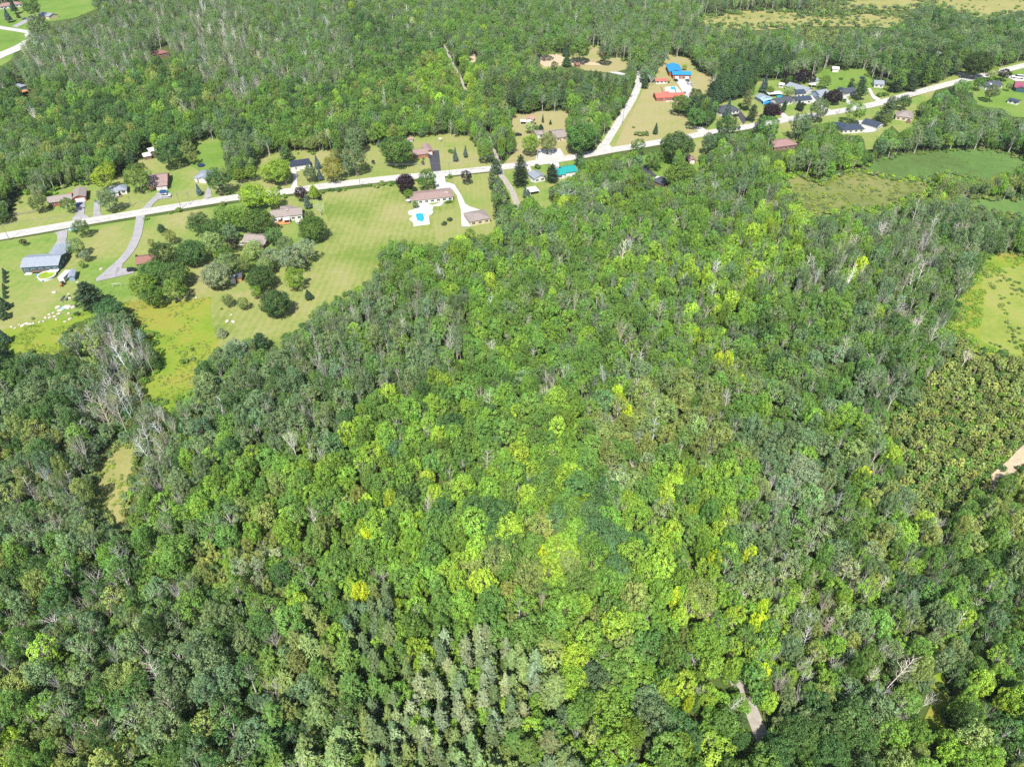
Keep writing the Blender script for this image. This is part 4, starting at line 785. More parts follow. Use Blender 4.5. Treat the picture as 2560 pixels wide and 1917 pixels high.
def roofm(key):
    return {'taupe': lambda: striped("taupe_shingles", (0.34, 0.29, 0.27), 0.35, 0.15, 2), 'grey': lambda: striped("blue_grey_shingles", (0.30, 0.34, 0.40), 0.35, 0.15, 2),
            'rose': lambda: striped("dusty_rose_shingles", (0.36, 0.255, 0.235), 0.35, 0.12, 2), 'metal': lambda: striped("pale_ribbed_metal_roof", (0.40, 0.45, 0.53), 0.6, 0.10, 0, 0.45, 0.2, 0.4),
            'black': lambda: striped("black_standing_seam_roof", (0.045, 0.055, 0.085), 0.55, -1.2, 0, 0.45, 0.3), 'white': lambda: striped("white_metal_roof", (0.76, 0.74, 0.74), 0.6, 0.1, 0, 0.5),
            'blue': lambda: striped("bright_blue_metal_roof", (0.03, 0.30, 0.62), 0.6, 0.15, 0, 0.45), 'red': lambda: striped("coral_red_metal_roof", (0.70, 0.17, 0.13), 0.6, 0.12, 0, 0.5),
            'navy': lambda: striped("navy_shingles", (0.050, 0.070, 0.110), 0.35, 0.15, 2), 'char': lambda: striped("charcoal_shingles", (0.085, 0.095, 0.120), 0.35, 0.15, 2),
            'teal': lambda: striped("teal_green_metal_roof", (0.02, 0.34, 0.32), 0.6, 0.12, 0, 0.5), 'plum': lambda: striped("plum_metal_roof", (0.34, 0.10, 0.16), 0.6, 0.12, 0, 0.5),
            'mauve': lambda: striped("mauve_brown_shingles", (0.36, 0.22, 0.21), 0.35, 0.12, 2), 'brown': lambda: striped("red_brown_shingles", (0.30, 0.15, 0.12), 0.35, 0.12, 2), 'pink': lambda: striped("pink_shingles", (0.55, 0.33, 0.27), 0.35, 0.12, 2)}[key]()
def pitch_roof(b, x0, x1, y0, y1, zw, kind, slope, mat, ov=0.45, th=0.16):
    xa, xb, ya, yb = x0 - ov, x1 + ov, y0 - ov, y1 + ov; ze = zw - ov * slope + 0.05
    up = (0, 0, th)
    if kind == 'gx':
        ym = (ya + yb) / 2; zr = ze + (yb - ya) / 2 * slope
        b.prism([(xa, ya, ze), (xb, ya, ze), (xb, ym, zr), (xa, ym, zr)], up, mat); b.prism([(xa, ym, zr), (xb, ym, zr), (xb, yb, ze), (xa, yb, ze)], up, mat)
    elif kind == 'gy':
        xm = (xa + xb) / 2; zr = ze + (xb - xa) / 2 * slope
        b.prism([(xa, ya, ze), (xm, ya, zr), (xm, yb, zr), (xa, yb, ze)], up, mat); b.prism([(xm, ya, zr), (xb, ya, ze), (xb, yb, ze), (xm, yb, zr)], up, mat)
    elif kind == 'hip':
        dx, dy = xb - xa, yb - ya; s = min(dx, dy) / 2; zr = ze + s * slope; A = (xa, ya, ze); B = (xb, ya, ze); C = (xb, yb, ze); Dd = (xa, yb, ze)
        if dx >= dy: E = (xa + s, (ya + yb) / 2, zr); F = (xb - s, (ya + yb) / 2, zr); fs = [[A, B, F, E], [B, C, F], [C, Dd, E, F], [Dd, A, E]]
        else: E = ((xa + xb) / 2, ya + s, zr); F = ((xa + xb) / 2, yb - s, zr); fs = [[A, B, E], [B, C, F, E], [C, Dd, F], [Dd, A, E, F]]
        for f in fs: b.prism(f, up, mat)
    else: b.prism([(xa, ya, zw), (xb, ya, zw), (xb, yb, zw + (yb - ya) * slope), (xa, yb, zw + (yb - ya) * slope)], up, mat)
def wall_block(b, x0, x1, y0, y1, h, kind, slope, mat):
    b.box(x0, x1, y0, y1, -0.3, h, mat)
    if kind == 'gx':
        zr = h + (y1 - y0) / 2 * slope
        for xx in (x0, x1): b.prism([(xx - 0.01 if xx == x1 else xx + 0.01, y0, h), (xx - 0.01 if xx == x1 else xx + 0.01, y1, h), (xx - 0.01 if xx == x1 else xx + 0.01, (y0 + y1) / 2, zr)], (0.12 if xx == x0 else -0.12, 0, 0), mat)
    if kind == 'gy':
        zr = h + (x1 - x0) / 2 * slope
        for yy in (y0, y1): b.prism([(x0, yy + (0.01 if yy == y0 else -0.01), h), (x1, yy + (0.01 if yy == y0 else -0.01), h), ((x0 + x1) / 2, yy + (0.01 if yy == y0 else -0.01), zr)], (0, 0.12 if yy == y0 else -0.12, 0), mat)
def window(root, x, z, w_, h_, face, pos):
    """face 'f' front (y = pos), 'r' right side (x = pos), 'l' left side"""
    fr = MB()
    if face == 'f':
        fr.box(x - w_ / 2 - .1, x + w_ / 2 + .1, pos - .05, pos + .02, z - .1, z + h_ + .1, M_wh); fr.box(x - w_ / 2, x - .04, pos - .062, pos - .052, z, z + h_, M_glass); fr.box(x + .04, x + w_ / 2, pos - .062, pos - .052, z, z + h_, M_glass)
    else:
        s = 1 if face == 'r' else -1
        a, c = sorted((pos + s * .05, pos - s * .02)); fr.box(a, c, x - w_ / 2 - .1, x + w_ / 2 + .1, z - .1, z + h_ + .1, M_wh)
        a, c = sorted((pos + s * .062, pos + s * .052)); fr.box(a, c, x - w_ / 2, x + w_ / 2, z, z + h_, M_glass)
    fr.build('window', root)
LAND = []
def house(fl, fr, depth, wh=2.7, roof='taupe', rk='gx', wall=None, slope=0.36, label='', cat='house', name='house', blocks=(), gd=(), win=True, door=None, chim=None, group=None, short=None, zb=0.0):
    """fl, fr: feet of the front corners as seen in the photograph; blocks: extra (x0,x1,y0,y1,h,kind) in metres; gd: garage doors (x0,x1[,y])"""
    wall = wall or M_side
    a = G(*fl); b_ = G(*fr); d = b_ - a; W = d.length; ang = math.atan2(d.y, d.x)
    root = bpy.data.objects.new(name, None); COL.objects.link(root); root.location = a; root.rotation_euler = (0, 0, ang); root.empty_display_size = 1
    tag(root, label, cat, group)
    rm = roofm(roof)
    allb = [(0, W, 0, depth, wh, rk)] + [tuple(q) for q in blocks]
    wb = MB()
    for (x0, x1, y0, y1, h, k) in allb: wall_block(wb, x0, x1, y0, y1, h, k, slope, wall)
    wb.build('wall', root)
    for i, (x0, x1, y0, y1, h, k) in enumerate(allb):
        rb = MB(); pitch_roof(rb, x0, x1, y0, y1, h + i * 0.02, k, slope, rm); ro = rb.build('roof', root)
        if chim is not None and i == 0:
            cb = MB(); cb.box(chim[0] - .35, chim[0] + .35, chim[1] - .35, chim[1] + .35, h - .2, h + chim[2], M_brickr); cb.box(chim[0] - .42, chim[0] + .42, chim[1] - .42, chim[1] + .42, h + chim[2], h + chim[2] + .12, M_concrete); cb.build('chimney', ro)
    used = []
    for g_ in gd:
        y = g_[2] if len(g_) > 2 else 0.0
        gb_ = MB(); gb_.box(g_[0] - .12, g_[1] + .12, y - .04, y + .02, 0, 2.35, M_wh); gb_.box(g_[0], g_[1], y - .06, y - .045, 0.05, 2.2, M_gdoor); gb_.build('garage_door', root); used.append((g_[0] - .4, g_[1] + .4))
    for (x0, x1, y0, y1, h, k) in allb[1:]:
        if y0 < 0: used.append((x0 - .3, x1 + .3))
    if door is not None:
        db = MB(); db.box(door - .55, door + .55, -.05, .02, 0, 2.2, M_wh); db.box(door - .42, door + .42, -.07, -.052, 0.05, 2.05, M_door); db.build('door', root); used.append((door - .9, door + .9))
    if win:
        n = max(1, int(W / 3.2))
        for i in range(n):
            x = W * (i + .5) / n
            if any(u[0] - .7 < x < u[1] + .7 for u in used): continue
            window(root, x, 0.95, 1.7, 1.1, 'f', 0.0)
        for i in range(max(1, int(depth / 4))): window(root, depth * (i + .5) / max(1, int(depth / 4)), 1.0, 1.2, 1.0, 'r', W)
    LAND.append(((fl[0] + fr[0]) / 2, (fl[1] + fr[1]) / 2 - 8, short or label))
    return root, W, ang, a
def part(root, name, fn):
    b = MB(); fn(b); return b.build(name, root)

h, W, _, _ = house((125,518),(183,509),8.5,2.7,'taupe','gx',M_brickr,label="long brick ranch house with taupe roof and orange cedar deck behind",blocks=[(13.0,19.6,0.6,12.5,2.9,'gy')],gd=[(14.0,18.8,0.6)],door=9.8,short="the brick ranch house with the cedar deck")
part(h, 'deck', lambda b: (b.box(8.5,12.6,9.2,13.5,.35,.6,M_cedar), b.box(8.5,8.6,9.2,13.5,.6,1.4,M_cedar), b.box(8.5,12.6,13.4,13.5,.6,1.4,M_cedar)))
part(h, 'step', lambda b: (b.box(8.2,11.2,-2.2,-.1,0,.25,M_concrete), b.box(8.6,10.8,-3.2,-2.2,0,.12,M_concrete)))
h, W, _, _ = house((271,492),(319,484.5),8,2.7,'grey','hip',M_side,label="white house with blue-grey hipped roof and a brown front porch",blocks=[(1.5,6.0,-1.8,.5,2.6,'gx')],door=6.6,short="the white hip-roofed house")
part(h, 'porch', lambda b: b.box(4.5,7.8,-3.6,-1.9,0,.4,M_brown))
h, W, _, _ = house((373,474.5),(421,469),15.5,2.8,'rose','gx',M_brick,slope=.30,label="wide rose-brown roofed brick house with a double white garage at its front",blocks=[(4.6,11.0,-3.0,3.0,2.8,'gx')],gd=[(5.0,7.5,-3.0),(8.0,10.6,-3.0)],door=3.6,short="the rose-roofed house with the double garage")
part(h, 'dormer', lambda b: (b.box(3.6,5.4,3.8,5.2,3.4,4.4,M_wh), b.prism([(3.3,3.5,4.4),(5.7,3.5,4.4),(4.5,3.5,5.2)],(0,2.4,0),roofm('rose'))))
h, W, _, _ = house((488,455),(518,457),11,2.8,'grey','hip',M_side,label="small white cottage with grey cross-hipped roof behind the spreading dark tree",blocks=[(3.5,8.0,-1.0,6.0,2.8,'gy')],door=2.2,short="the white cottage behind the dark tree")
h, W, _, _ = house((363,401),(380,397.5),6,2.4,'white','gx',M_brown,label="weathered shed with white metal roof, lower half of the pair at the wood's edge",cat='shed',name='shed',win=False,short="the weathered sheds")
h, W, _, _ = house((379.5,395),(396,391),6,4.2,'white','gx',M_brown,label="taller weathered shed with white metal roof joined to a low shed",cat='shed',name='shed',win=False)
h, W, _, _ = house((60,683),(151,677),12.0,3.4,'metal','gx',M_teal,slope=.30,label="large metal-roofed bungalow with dark teal gable beside a round green pool",blocks=[(9.2,16.6,9.0,20.5,3.3,'gy')],door=None,short="the metal-roofed bungalow")
part(h, 'deck', lambda b: (b.box(12.6,17.3,-2.6,-.1,.9,1.1,M_wh), b.box(12.6,17.3,-2.65,-2.6,1.1,2.0,M_wh), b.box(4.2,12.3,-1.6,-.1,.9,1.1,M_brown), b.box(4.2,12.3,-1.65,-1.6,1.1,1.9,M_brown), b.box(1.0,4.4,-2.2,-.1,0,.25,M_concrete)))
part(h, 'chimney', lambda b: (b.box(7.4,8.8,12.3,13.4,0,2.2,M_stone),))
h, W, _, _ = house((345,672),(392,667),8.5,2.7,'brown','gx',M_brickb,label="red-brown roofed house half hidden by tall dark trees at the driveway's end",short="the red-roofed house at the driveway's end",door=2.0)
h, W, _, _ = house((682,557),(757,548.5),9,3.2,'taupe','gx',M_side,label="long white bungalow with taupe roof, orange deck and white canopy",blocks=[(5.0,11.5,5.0,12.5,3.1,'hip')],chim=(9.0,3.2,2.0),short="the long bungalow with the orange deck")
part(h, 'deck', lambda b: (b.box(2.4,9.4,-4.2,-.1,.3,.5,M_cedar),))
part(h, 'canopy', lambda b: (b.box(6.0,9.6,-3.9,-.3,2.5,2.7,M_wh), b.box(6.0,6.15,-3.9,-3.75,.5,2.5,M_wh), b.box(9.45,9.6,-3.9,-3.75,.5,2.5,M_wh), b.box(6.0,6.15,-.5,-.35,.5,2.5,M_wh), b.box(9.45,9.6,-.5,-.35,.5,2.5,M_wh)))
part(h, 'awning', lambda b: (b.box(2.6,4.8,-2.2,-.2,2.5,2.65,M_wh),))
h, W, _, _ = house((609,617),(664,622),10,2.9,'taupe','gx',M_brickb,label="taupe-roofed house among dense shade trees with a grey stone patio",blocks=[(7.2,12.2,-1.5,10.5,2.9,'hip')],short="the taupe-roofed house among the trees")
h, W, _, _ = house((592,705),(605,704),5.0,2.3,'char','gx',M_cedar,label="small shed of orange boards beside the silvery willow",cat='shed',name='shed',win=False,short="the orange board shed")
h, W, _, _ = house((729,427.5),(777,420.5),8.5,2.9,'black','gx',M_side,label="white house with black standing-seam metal roof at a pale gravel drive",short="the black-roofed house",door=3.0,gd=[(5.8,8.6)])
part(h, 'porch', lambda b: (b.box(1.0,5.0,-2.2,-.1,0,.3,M_concrete),))
h, W, _, _ = house((1036,398),(1071,393.5),8.5,2.7,'rose','gx',M_brick,label="orange brick bungalow with rose-brown roof and gabled garage",blocks=[(8.4,13.2,2.4,14.0,2.8,'gy')],gd=[(9.3,12.4,2.4)],door=6.2,short="the orange brick bungalow")
house((1022,356.5),(1032,355.5),3,2.1,'rose','gx',M_side,label="little white shed with rose roof behind the brick bungalow",cat='shed',name='shed',win=False)
h, W, _, _ = house((1030,513.5),(1133,502),11.0,2.9,'rose','hip',M_side,slope=.22,label="long white ranch house with pale-streaked rose roof behind the pool terrace",door=None,short="the ranch house by the swimming pool")
rs2 = random.Random(4)
for i in range(14):
    x = rs2.uniform(1, W - 4); yy = rs2.uniform(.4, 4.6)
    part(h, 'roof_patch', lambda b: b.prism([(x, yy, 2.9 - .05 + yy * .22 + .22), (x + rs2.uniform(1.2, 4), yy, 2.9 - .05 + yy * .22 + .22), (x + 2.4, yy + .7, 2.9 - .05 + (yy + .7) * .22 + .22), (x, yy + .7, 2.9 - .05 + (yy + .7) * .22 + .22)], (0, 0, .02), M_concrete))
h, W, _, _ = house((1176,566),(1225,557),10.5,3.0,'taupe','hip',M_cream,slope=.30,label="cream garage with grey-mauve hipped roof at the end of the curved drive",cat='garage',name='garage',short="the cream hip-roofed garage")
h, W, _, _ = house((1388,355),(1419,351),13,2.8,'taupe','gx',M_cream,slope=.28,label="taupe-roofed cream house beside the huge round shade tree",short="the cream house by the huge tree",door=4.0)
house((1342,347),(1363,345),7,2.8,'taupe','hip',M_side,label="taupe hip-roofed white garage half hidden by yellow-green trees",cat='garage',name='garage',short="the half-hidden white garage")
house((1316,306),(1332,307.5),5.5,2.3,'pink','gy',M_side,label="pink-roofed shed in the dry clearing beside the white carport",cat='shed',name='shed',win=False,short="the pink-roofed shed")
h, W, _, _ = house((1336,458),(1363,452),8.5,2.8,'grey','gy',M_side,label="white house with grey roof wedged between two pines south of the road",short="the grey-roofed house between pines")
h, W, _, _ = house((1390,449),(1412,446),9,2.8,'teal','gx',M_side,label="house with teal-green metal roof in two levels",blocks=[(5.4,14.0,1.0,10.0,3.2,'gx')],short="the teal-roofed house")
h, W, _, _ = house((1681,198.5),(1726,199),8.5,3.6,'blue','gx',M_brickr,slope=.30,label="red brick workshop with bright blue metal roof and white doors",cat='workshop',name='workshop',blocks=[(-2.0,8.5,7.0,26.0,3.6,'gy')],gd=[(2.0,5.0),(10.5,13.4)],door=7.2,short="the blue-roofed workshop")
h, W, _, _ = house((1640,254),(1711,252),10,2.8,'red','gx',M_brickr,slope=.30,label="long brick house with coral red metal roof above the dry field",short="the red-roofed long house",door=6.0,blocks=[(8.0,12.5,8.5,13.0,2.8,'hip')])
part(h, 'porch', lambda b: (b.box(7.0,13.5,-1.5,-.1,0,.3,M_concrete),))
house((1639,211),(1668,209.5),6,2.4,'red','gx',M_side,label="small pale shed with coral red roof next to the swimming pool",cat='shed',name='shed',short="the small red-roofed shed")
h, W, _, _ = house((1722,410.5),(1738,409.5),7.5,2.3,'mauve','gy',M_redb,label="red barn-board garage with mauve gabled roof on the lawn",cat='garage',name='garage',gd=[(.6,3.6)],win=False,short="the red barn-board garage")
house((1655,472),(1677,463),8,2.6,'char','hip',M_brickb,label="charcoal-roofed garage below the black driveway under a huge tree",cat='garage',name='garage',short="the charcoal-roofed garage")
house((1684,478),(1716,470),9,2.8,'mauve','gx',M_brickr,label="mauve-roofed house mostly hidden below the huge dark tree")
h, W, _, _ = house((1934,379),(1991,371),11,2.8,'mauve','hip',M_brickb,slope=.34,label="broad mauve-brown hipped roof house rising out of the wood",short="the mauve-brown hipped house")
h, W, _, _ = house((1801,292),(1847,284),9,2.8,'char','hip',M_side,label="charcoal-roofed white house behind a tall blue spruce",short="the charcoal-roofed house behind the spruce",blocks=[(7.5,13.5,4.0,12.0,2.8,'hip')])
h, W, _, _ = house((1902,259),(1928,256),9,2.6,'grey','gy',M_blues,label="grey-roofed outbuilding with a bright blue tarpaulin front",cat='outbuilding',name='outbuilding',short="the outbuilding with the blue tarpaulin")
M_tarp = plain("blue_tarpaulin", (0.05, 0.35, 0.75), 0.5); M_tarp2 = plain("pale_blue_cover", (0.35, 0.60, 0.80), 0.5)
part(h, 'tarpaulin', lambda b: (b.prism([(-.3,-3.2,0.1),(W+.3,-3.2,.1),(W+.3,-3.0,2.2),(-.3,-3.0,2.2)],(0,.1,0),M_tarp), b.prism([(-.3,-3.2,2.2),(W/2,-3.2,3.4),(W+.3,-3.2,2.2),(W+.3,2.5,3.1),(W/2,2.5,4.4),(-.3,2.5,3.1)],(0,0,.08),M_tarp2)))
h, W, _, _ = house((1945,268),(1980,260.5),9,2.8,'char','gx',M_side,label="dark-roofed white house beside the big purple tree",short="the dark-roofed house by the big purple tree",door=2.0)
h, W, _, _ = house((1991,262.5),(2027,259.5),8,3.2,'navy','gx',M_side,label="white house with navy roof at a crossing of two drives",short="the navy-roofed white house",door=5.0)
part(h, 'planter', lambda b: b.box(3.5,7.5,-2.2,-1.2,0,.6,M_redb))
house((1990,245),(2012,243),8.5,3.0,'navy','gx',M_side,label="navy-roofed garage directly behind the navy-roofed house",cat='garage',name='garage')
h, W, _, _ = house((2011,240),(2030,233),18,3.0,'grey','gy',M_side,label="long narrow grey metal-roofed workshop with white gable end",cat='workshop',name='workshop',win=False,short="the long grey workshop")
h, W, _, _ = house((2047,248),(2072,243),9,3.0,'grey','gx',M_blues,label="grey-roofed blue-walled house behind a slim cedar",short="the blue-walled house",blocks=[(-3,4,-4,1,2.4,'gx')])
house((2036,211),(2046,208),5,2.4,'grey','gx',M_side,label="small grey-roofed shed next to a white garden canopy",cat='shed',name='shed',win=False,short="the shed by the white canopy")
h, W, _, _ = house((2112,243.5),(2139,237.5),9,2.8,'char','gx',M_side,label="slate-roofed white house with a blue cover beside its gable",short="the slate-roofed house",gd=[(1.2,4.2)])
h, W, _, _ = house((2184,219.5),(2207,221),9,2.8,'grey','gx',M_side,label="grey-roofed white house by the bushy hedges near the wood",short="the grey-roofed house by the hedges")
house((2080,181),(2095,182),6,2.6,'white','gx',M_side,label="lone white shed at the top of the green lawn",cat='shed',name='shed',win=False,short="the lone white shed")
h, W, _, _ = house((2106,335),(2158,332),10,2.8,'navy','hip',M_side,label="broad navy hip-roofed house facing a grey concrete yard",blocks=[(0,7,6,14,2.8,'hip')],short="the broad navy-roofed house")
h, W, _, _ = house((2189,328),(2206,319),11,2.8,'navy','gy',M_side,label="white garage with navy gabled roof across the concrete yard",cat='garage',name='garage',short="the navy gabled garage")
h, W, _, _ = house((2237,300),(2277,306),10,3.0,'taupe','hip',M_cream,label="cream house with pale taupe roof and a back deck",blocks=[(3,10.5,5,14,3.0,'hip')],short="the cream house with the back deck")
part(h, 'deck', lambda b: (b.box(7.6,10.6,-3.2,-.1,.3,.6,M_brown), b.box(7.8,10.4,-2.9,-.5,.6,1.3,M_brown)))
h, W, _, _ = house((2462,226),(2503,222),10,2.8,'char','gx',M_side,label="dark slate-roofed house with small dormer beside the white driveway",short="the dark-roofed house near the frame edge",door=4)
part(h, 'dormer', lambda b: b.prism([(4.5,1.0,3.0),(6.5,1.0,3.0),(5.5,1.0,4.4)],(0,3,0),M_wh))
h, W, _, _ = house((2533,228),(2580,234),13,3.0,'plum','gx',M_teal,label="plum-roofed dark teal house at the picture's edge",short="the plum-roofed house",blocks=[(1.0,8.0,-2.0,6.0,3.0,'gy')])
house((2517,258),(2542,264),5,2.4,'navy','gx',M_side,label="low white shed with navy and white roof on green grass",cat='shed',name='shed',short="the navy and white shed")
h, W, _, _ = house((2,25),(58,17),10,2.8,'mauve','hip',M_side,label="pinkish-roofed white house beyond the blue spruces")
LAND[-1] = (30, 15, "the pinkish-roofed house")
h, W, _, _ = house((98,44),(118,48),9,2.6,'grey','gx',M_cream,label="blue-grey roofed house with peach walls beside two parked pickups",blocks=[(7.2,19.0,-1.0,9,3.0,'gx')],short="the peach-walled house")
house((385,149),(424,141),10,3.4,'brown','hip',M_brickb,label="lone red-brown roof deep inside the wood",short="the lone red-brown roof in the wood")
h, W, _, _ = house((42,240),(72,230),9,5.0,'grey','hip',M_blues,label="grey-roofed two-storey house with orange deck among trees",short="the grey two-storey house among trees")
part(h, 'deck', lambda b: (b.box(1,8,-4.5,-.1,2.2,2.5,M_cedar), b.box(1,1.2,-4.5,-4.3,0,2.2,M_cedar), b.box(7.8,8,-4.5,-4.3,0,2.2,M_cedar)))
house((2343,142),(2355,141),5,2.6,'white','gx',M_side,label="tiny white-roofed hut in a gap of the far trees",cat='hut',name='hut',win=False)
house((1441,171),(1450,170),5,2.6,'brown','gx',M_brickb,label="tiny brown hut behind the bluish spruces of the sandy field",cat='hut',name='hut',win=False)
house((1500,140),(1512,141),6,3,'brown','gx',M_redb,label="rusty red cabin under a tall tree in the far clearing",cat='cabin',name='cabin',win=False)
house((68,96),(73,95),4,2.2,'white','gx',M_side,label="pale hut beside the tall roadside tree",cat='hut',name='hut',win=False)
house((-6,165),(9,161),6,2.6,'grey','gx',M_side,label="grey-roofed garage at the junction near the frame corner",cat='garage',name='garage',win=False) if False else None

# ------------------------------------------------------------------ pools, terrace, yard things
def polyprism(name, pix, z0, z1, mat, parent=None):
    b = MB(); b.prism([G(x, y) + Vector((0, 0, z0)) for x, y in pix], (0, 0, z1 - z0), mat); return b.build(name, parent)
M_pool = plain("clear_pool_water", (0.03, 0.42, 0.58), 0.08, 0.5, var=0.06, nscale=0.6)
M_algae = plain("green_pool_water", (0.30, 0.42, 0.02), 0.15, 0.5, var=0.12, nscale=0.6)
Z8 = lambda x, y: (980 + x / 8.49, 450 + y / 8.49)
def empty(name, loc, label, cat, group=None, rz=0):
    o = bpy.data.objects.new(name, None); COL.objects.link(o); o.location = loc; o.rotation_euler = (0, 0, rz); return tag(o, label, cat, group)
t = polyprism('pool_terrace', [Z8(*p) for p in [(460,985),(800,945),(772,760),(830,738),(880,690),(840,645),(770,635),(640,610),(480,640),(370,655),(340,700),(350,735),(430,752),(440,785),(365,840),(445,905)]], .05, .30, M_terrace)
tag(t, "white paved terrace round the blue swimming pool", "terrace")
p_ = polyprism('swimming_pool', [Z8(*p) for p in [(500,740),(540,722),(590,715),(665,725),(672,770),(690,830),(665,885),(600,895),(580,872),(550,880),(522,835)]], .10, .36, M_pool)
tag(p_, "bright blue kidney-cornered swimming pool in the white terrace", "pool")
t = polyprism('patio', [Z8(*p) for p in [(560,520),(700,490),(860,540),(1080,470),(1085,500),(1030,555),(880,560),(860,640),(700,610),(480,640),(470,600),(560,560)]], .03, .18, M_concrete); tag(t, "pale patio between the ranch house and the pool terrace", "patio")
def lathe(b, prof, mat, c=(0, 0, 0), n=20, sx=1, sy=1):
    for i in range(n):
        a0 = 2 * math.pi * i / n; a1 = 2 * math.pi * (i + 1) / n
        for (r0, z0), (r1, z1) in zip(prof[:-1], prof[1:]):
            P = lambda r, z, a: (c[0] + r * sx * math.cos(a), c[1] + r * sy * math.sin(a), c[2] + z)
            q = [P(r0, z0, a0), P(r0, z0, a1), P(r1, z1, a1), P(r1, z1, a0)]
            if r0 < 1e-6: q = q[1:] if False else [q[0], q[2], q[3]]
            elif r1 < 1e-6: q = [q[0], q[1], q[2]]
            b.poly(q, mat)
rp = empty('round_pool', G(119, 692.5), "round above-ground pool of green water by the metal-roofed bungalow", 'pool')
part(rp, 'pool_wall', lambda b: lathe(b, [(4.1, 0), (4.1, 1.2), (4.35, 1.2), (4.35, 1.28), (3.75, 1.28), (3.75, .3), (0, .3)], M_wh, n=28))
part(rp, 'water', lambda b: lathe(b, [(3.74, 1.02), (0, 1.02)], M_algae, n=28))
b = MB(); a0 = G(90, 688); a1 = G(107, 705); d = (a1 - a0); nn = Vector((-d.y, d.x, 0)).normalized() * .7; b.prism([a0 + Vector((0, 0, .1)), a1 + Vector((0, 0, .1)), a1 + nn + Vector((0, 0, .1)), a0 + nn + Vector((0, 0, .1))], (0, 0, .5), M_tarp)
tag(b.build('pool_cover_roll'), "bright blue rolled cover lying beside the round green pool", "pool cover")
t = polyprism('swimming_pool', [(1676,219),(1688,218),(1692,232),(1688,233),(1686,226),(1676,224)], .05, .3, M_pool); tag(t, "pale blue pool in the fenced deck behind the red-roofed long house", "pool")
t = polyprism('pool_terrace', [(1662,219),(1690,217),(1703,231),(1692,234),(1663,231)], .02, .2, M_terrace); tag(t, "white pool deck behind the red-roofed long house", "terrace")
t = polyprism('swimming_pool', [(1940,243),(1955,240),(1958,247),(1944,250)], .3, 1.1, M_pool); tag(t, "light blue pool between the outbuilding and the dark-roofed house", "pool")
def canopy(px, w_, d_, h_, label, mat=M_wh, name='garden_canopy', cat='canopy', ang=0):
    o = empty(name, G(*px), label, cat, rz=R(ang))
    part(o, 'roof', lambda b: (b.prism([(-w_/2,-d_/2,h_),(w_/2,-d_/2,h_),(0,0,h_+.9)],(0,0,.05),mat), b.prism([(w_/2,-d_/2,h_),(w_/2,d_/2,h_),(0,0,h_+.9)],(0,0,.05),mat), b.prism([(w_/2,d_/2,h_),(-w_/2,d_/2,h_),(0,0,h_+.9)],(0,0,.05),mat), b.prism([(-w_/2,d_/2,h_),(-w_/2,-d_/2,h_),(0,0,h_+.9)],(0,0,.05),mat)))
    for sx in (-1, 1):
        for sy in (-1, 1): part(o, 'post', lambda b: b.box(sx*w_*.46-.08, sx*w_*.46+.08, sy*d_*.46-.08, sy*d_*.46+.08, 0, h_, M_wh))
    return o
canopy((2031,218), 6, 5, 2.3, "white garden canopy beside the small grey-roofed shed", ang=15)
canopy((1934,240), 12, 7, 2.4, "large white marquee roof behind the outbuilding", ang=8)
canopy((1332,482), 6, 7, 2.3, "white greenhouse tent beside the pair of blue spruces", name='greenhouse', cat='greenhouse', ang=20)
canopy((186,582), 4, 3, 2.2, "small pale blue shelter tucked beside a round roadside tree", mat=M_tarp2, name='shelter', cat='shelter', ang=-15)
canopy((1308,309), 4.2, 5.0, 2.1, "white domed carport beside the pink-roofed shed", name='carport', cat='carport')
house((1946,219),(1957,221),4.5,2.3,'white','gx',M_side,label="white garden shed on the dry lawn among purple trees",cat='shed',name='shed',short="the white garden shed")
h, W, _, _ = house((176,704),(189,702),6.5,2.5,'metal','gy',M_blues,label="narrow grey-roofed shed standing next to the white box trailer",cat='shed',name='shed',win=False,short="the narrow shed near the box trailer")

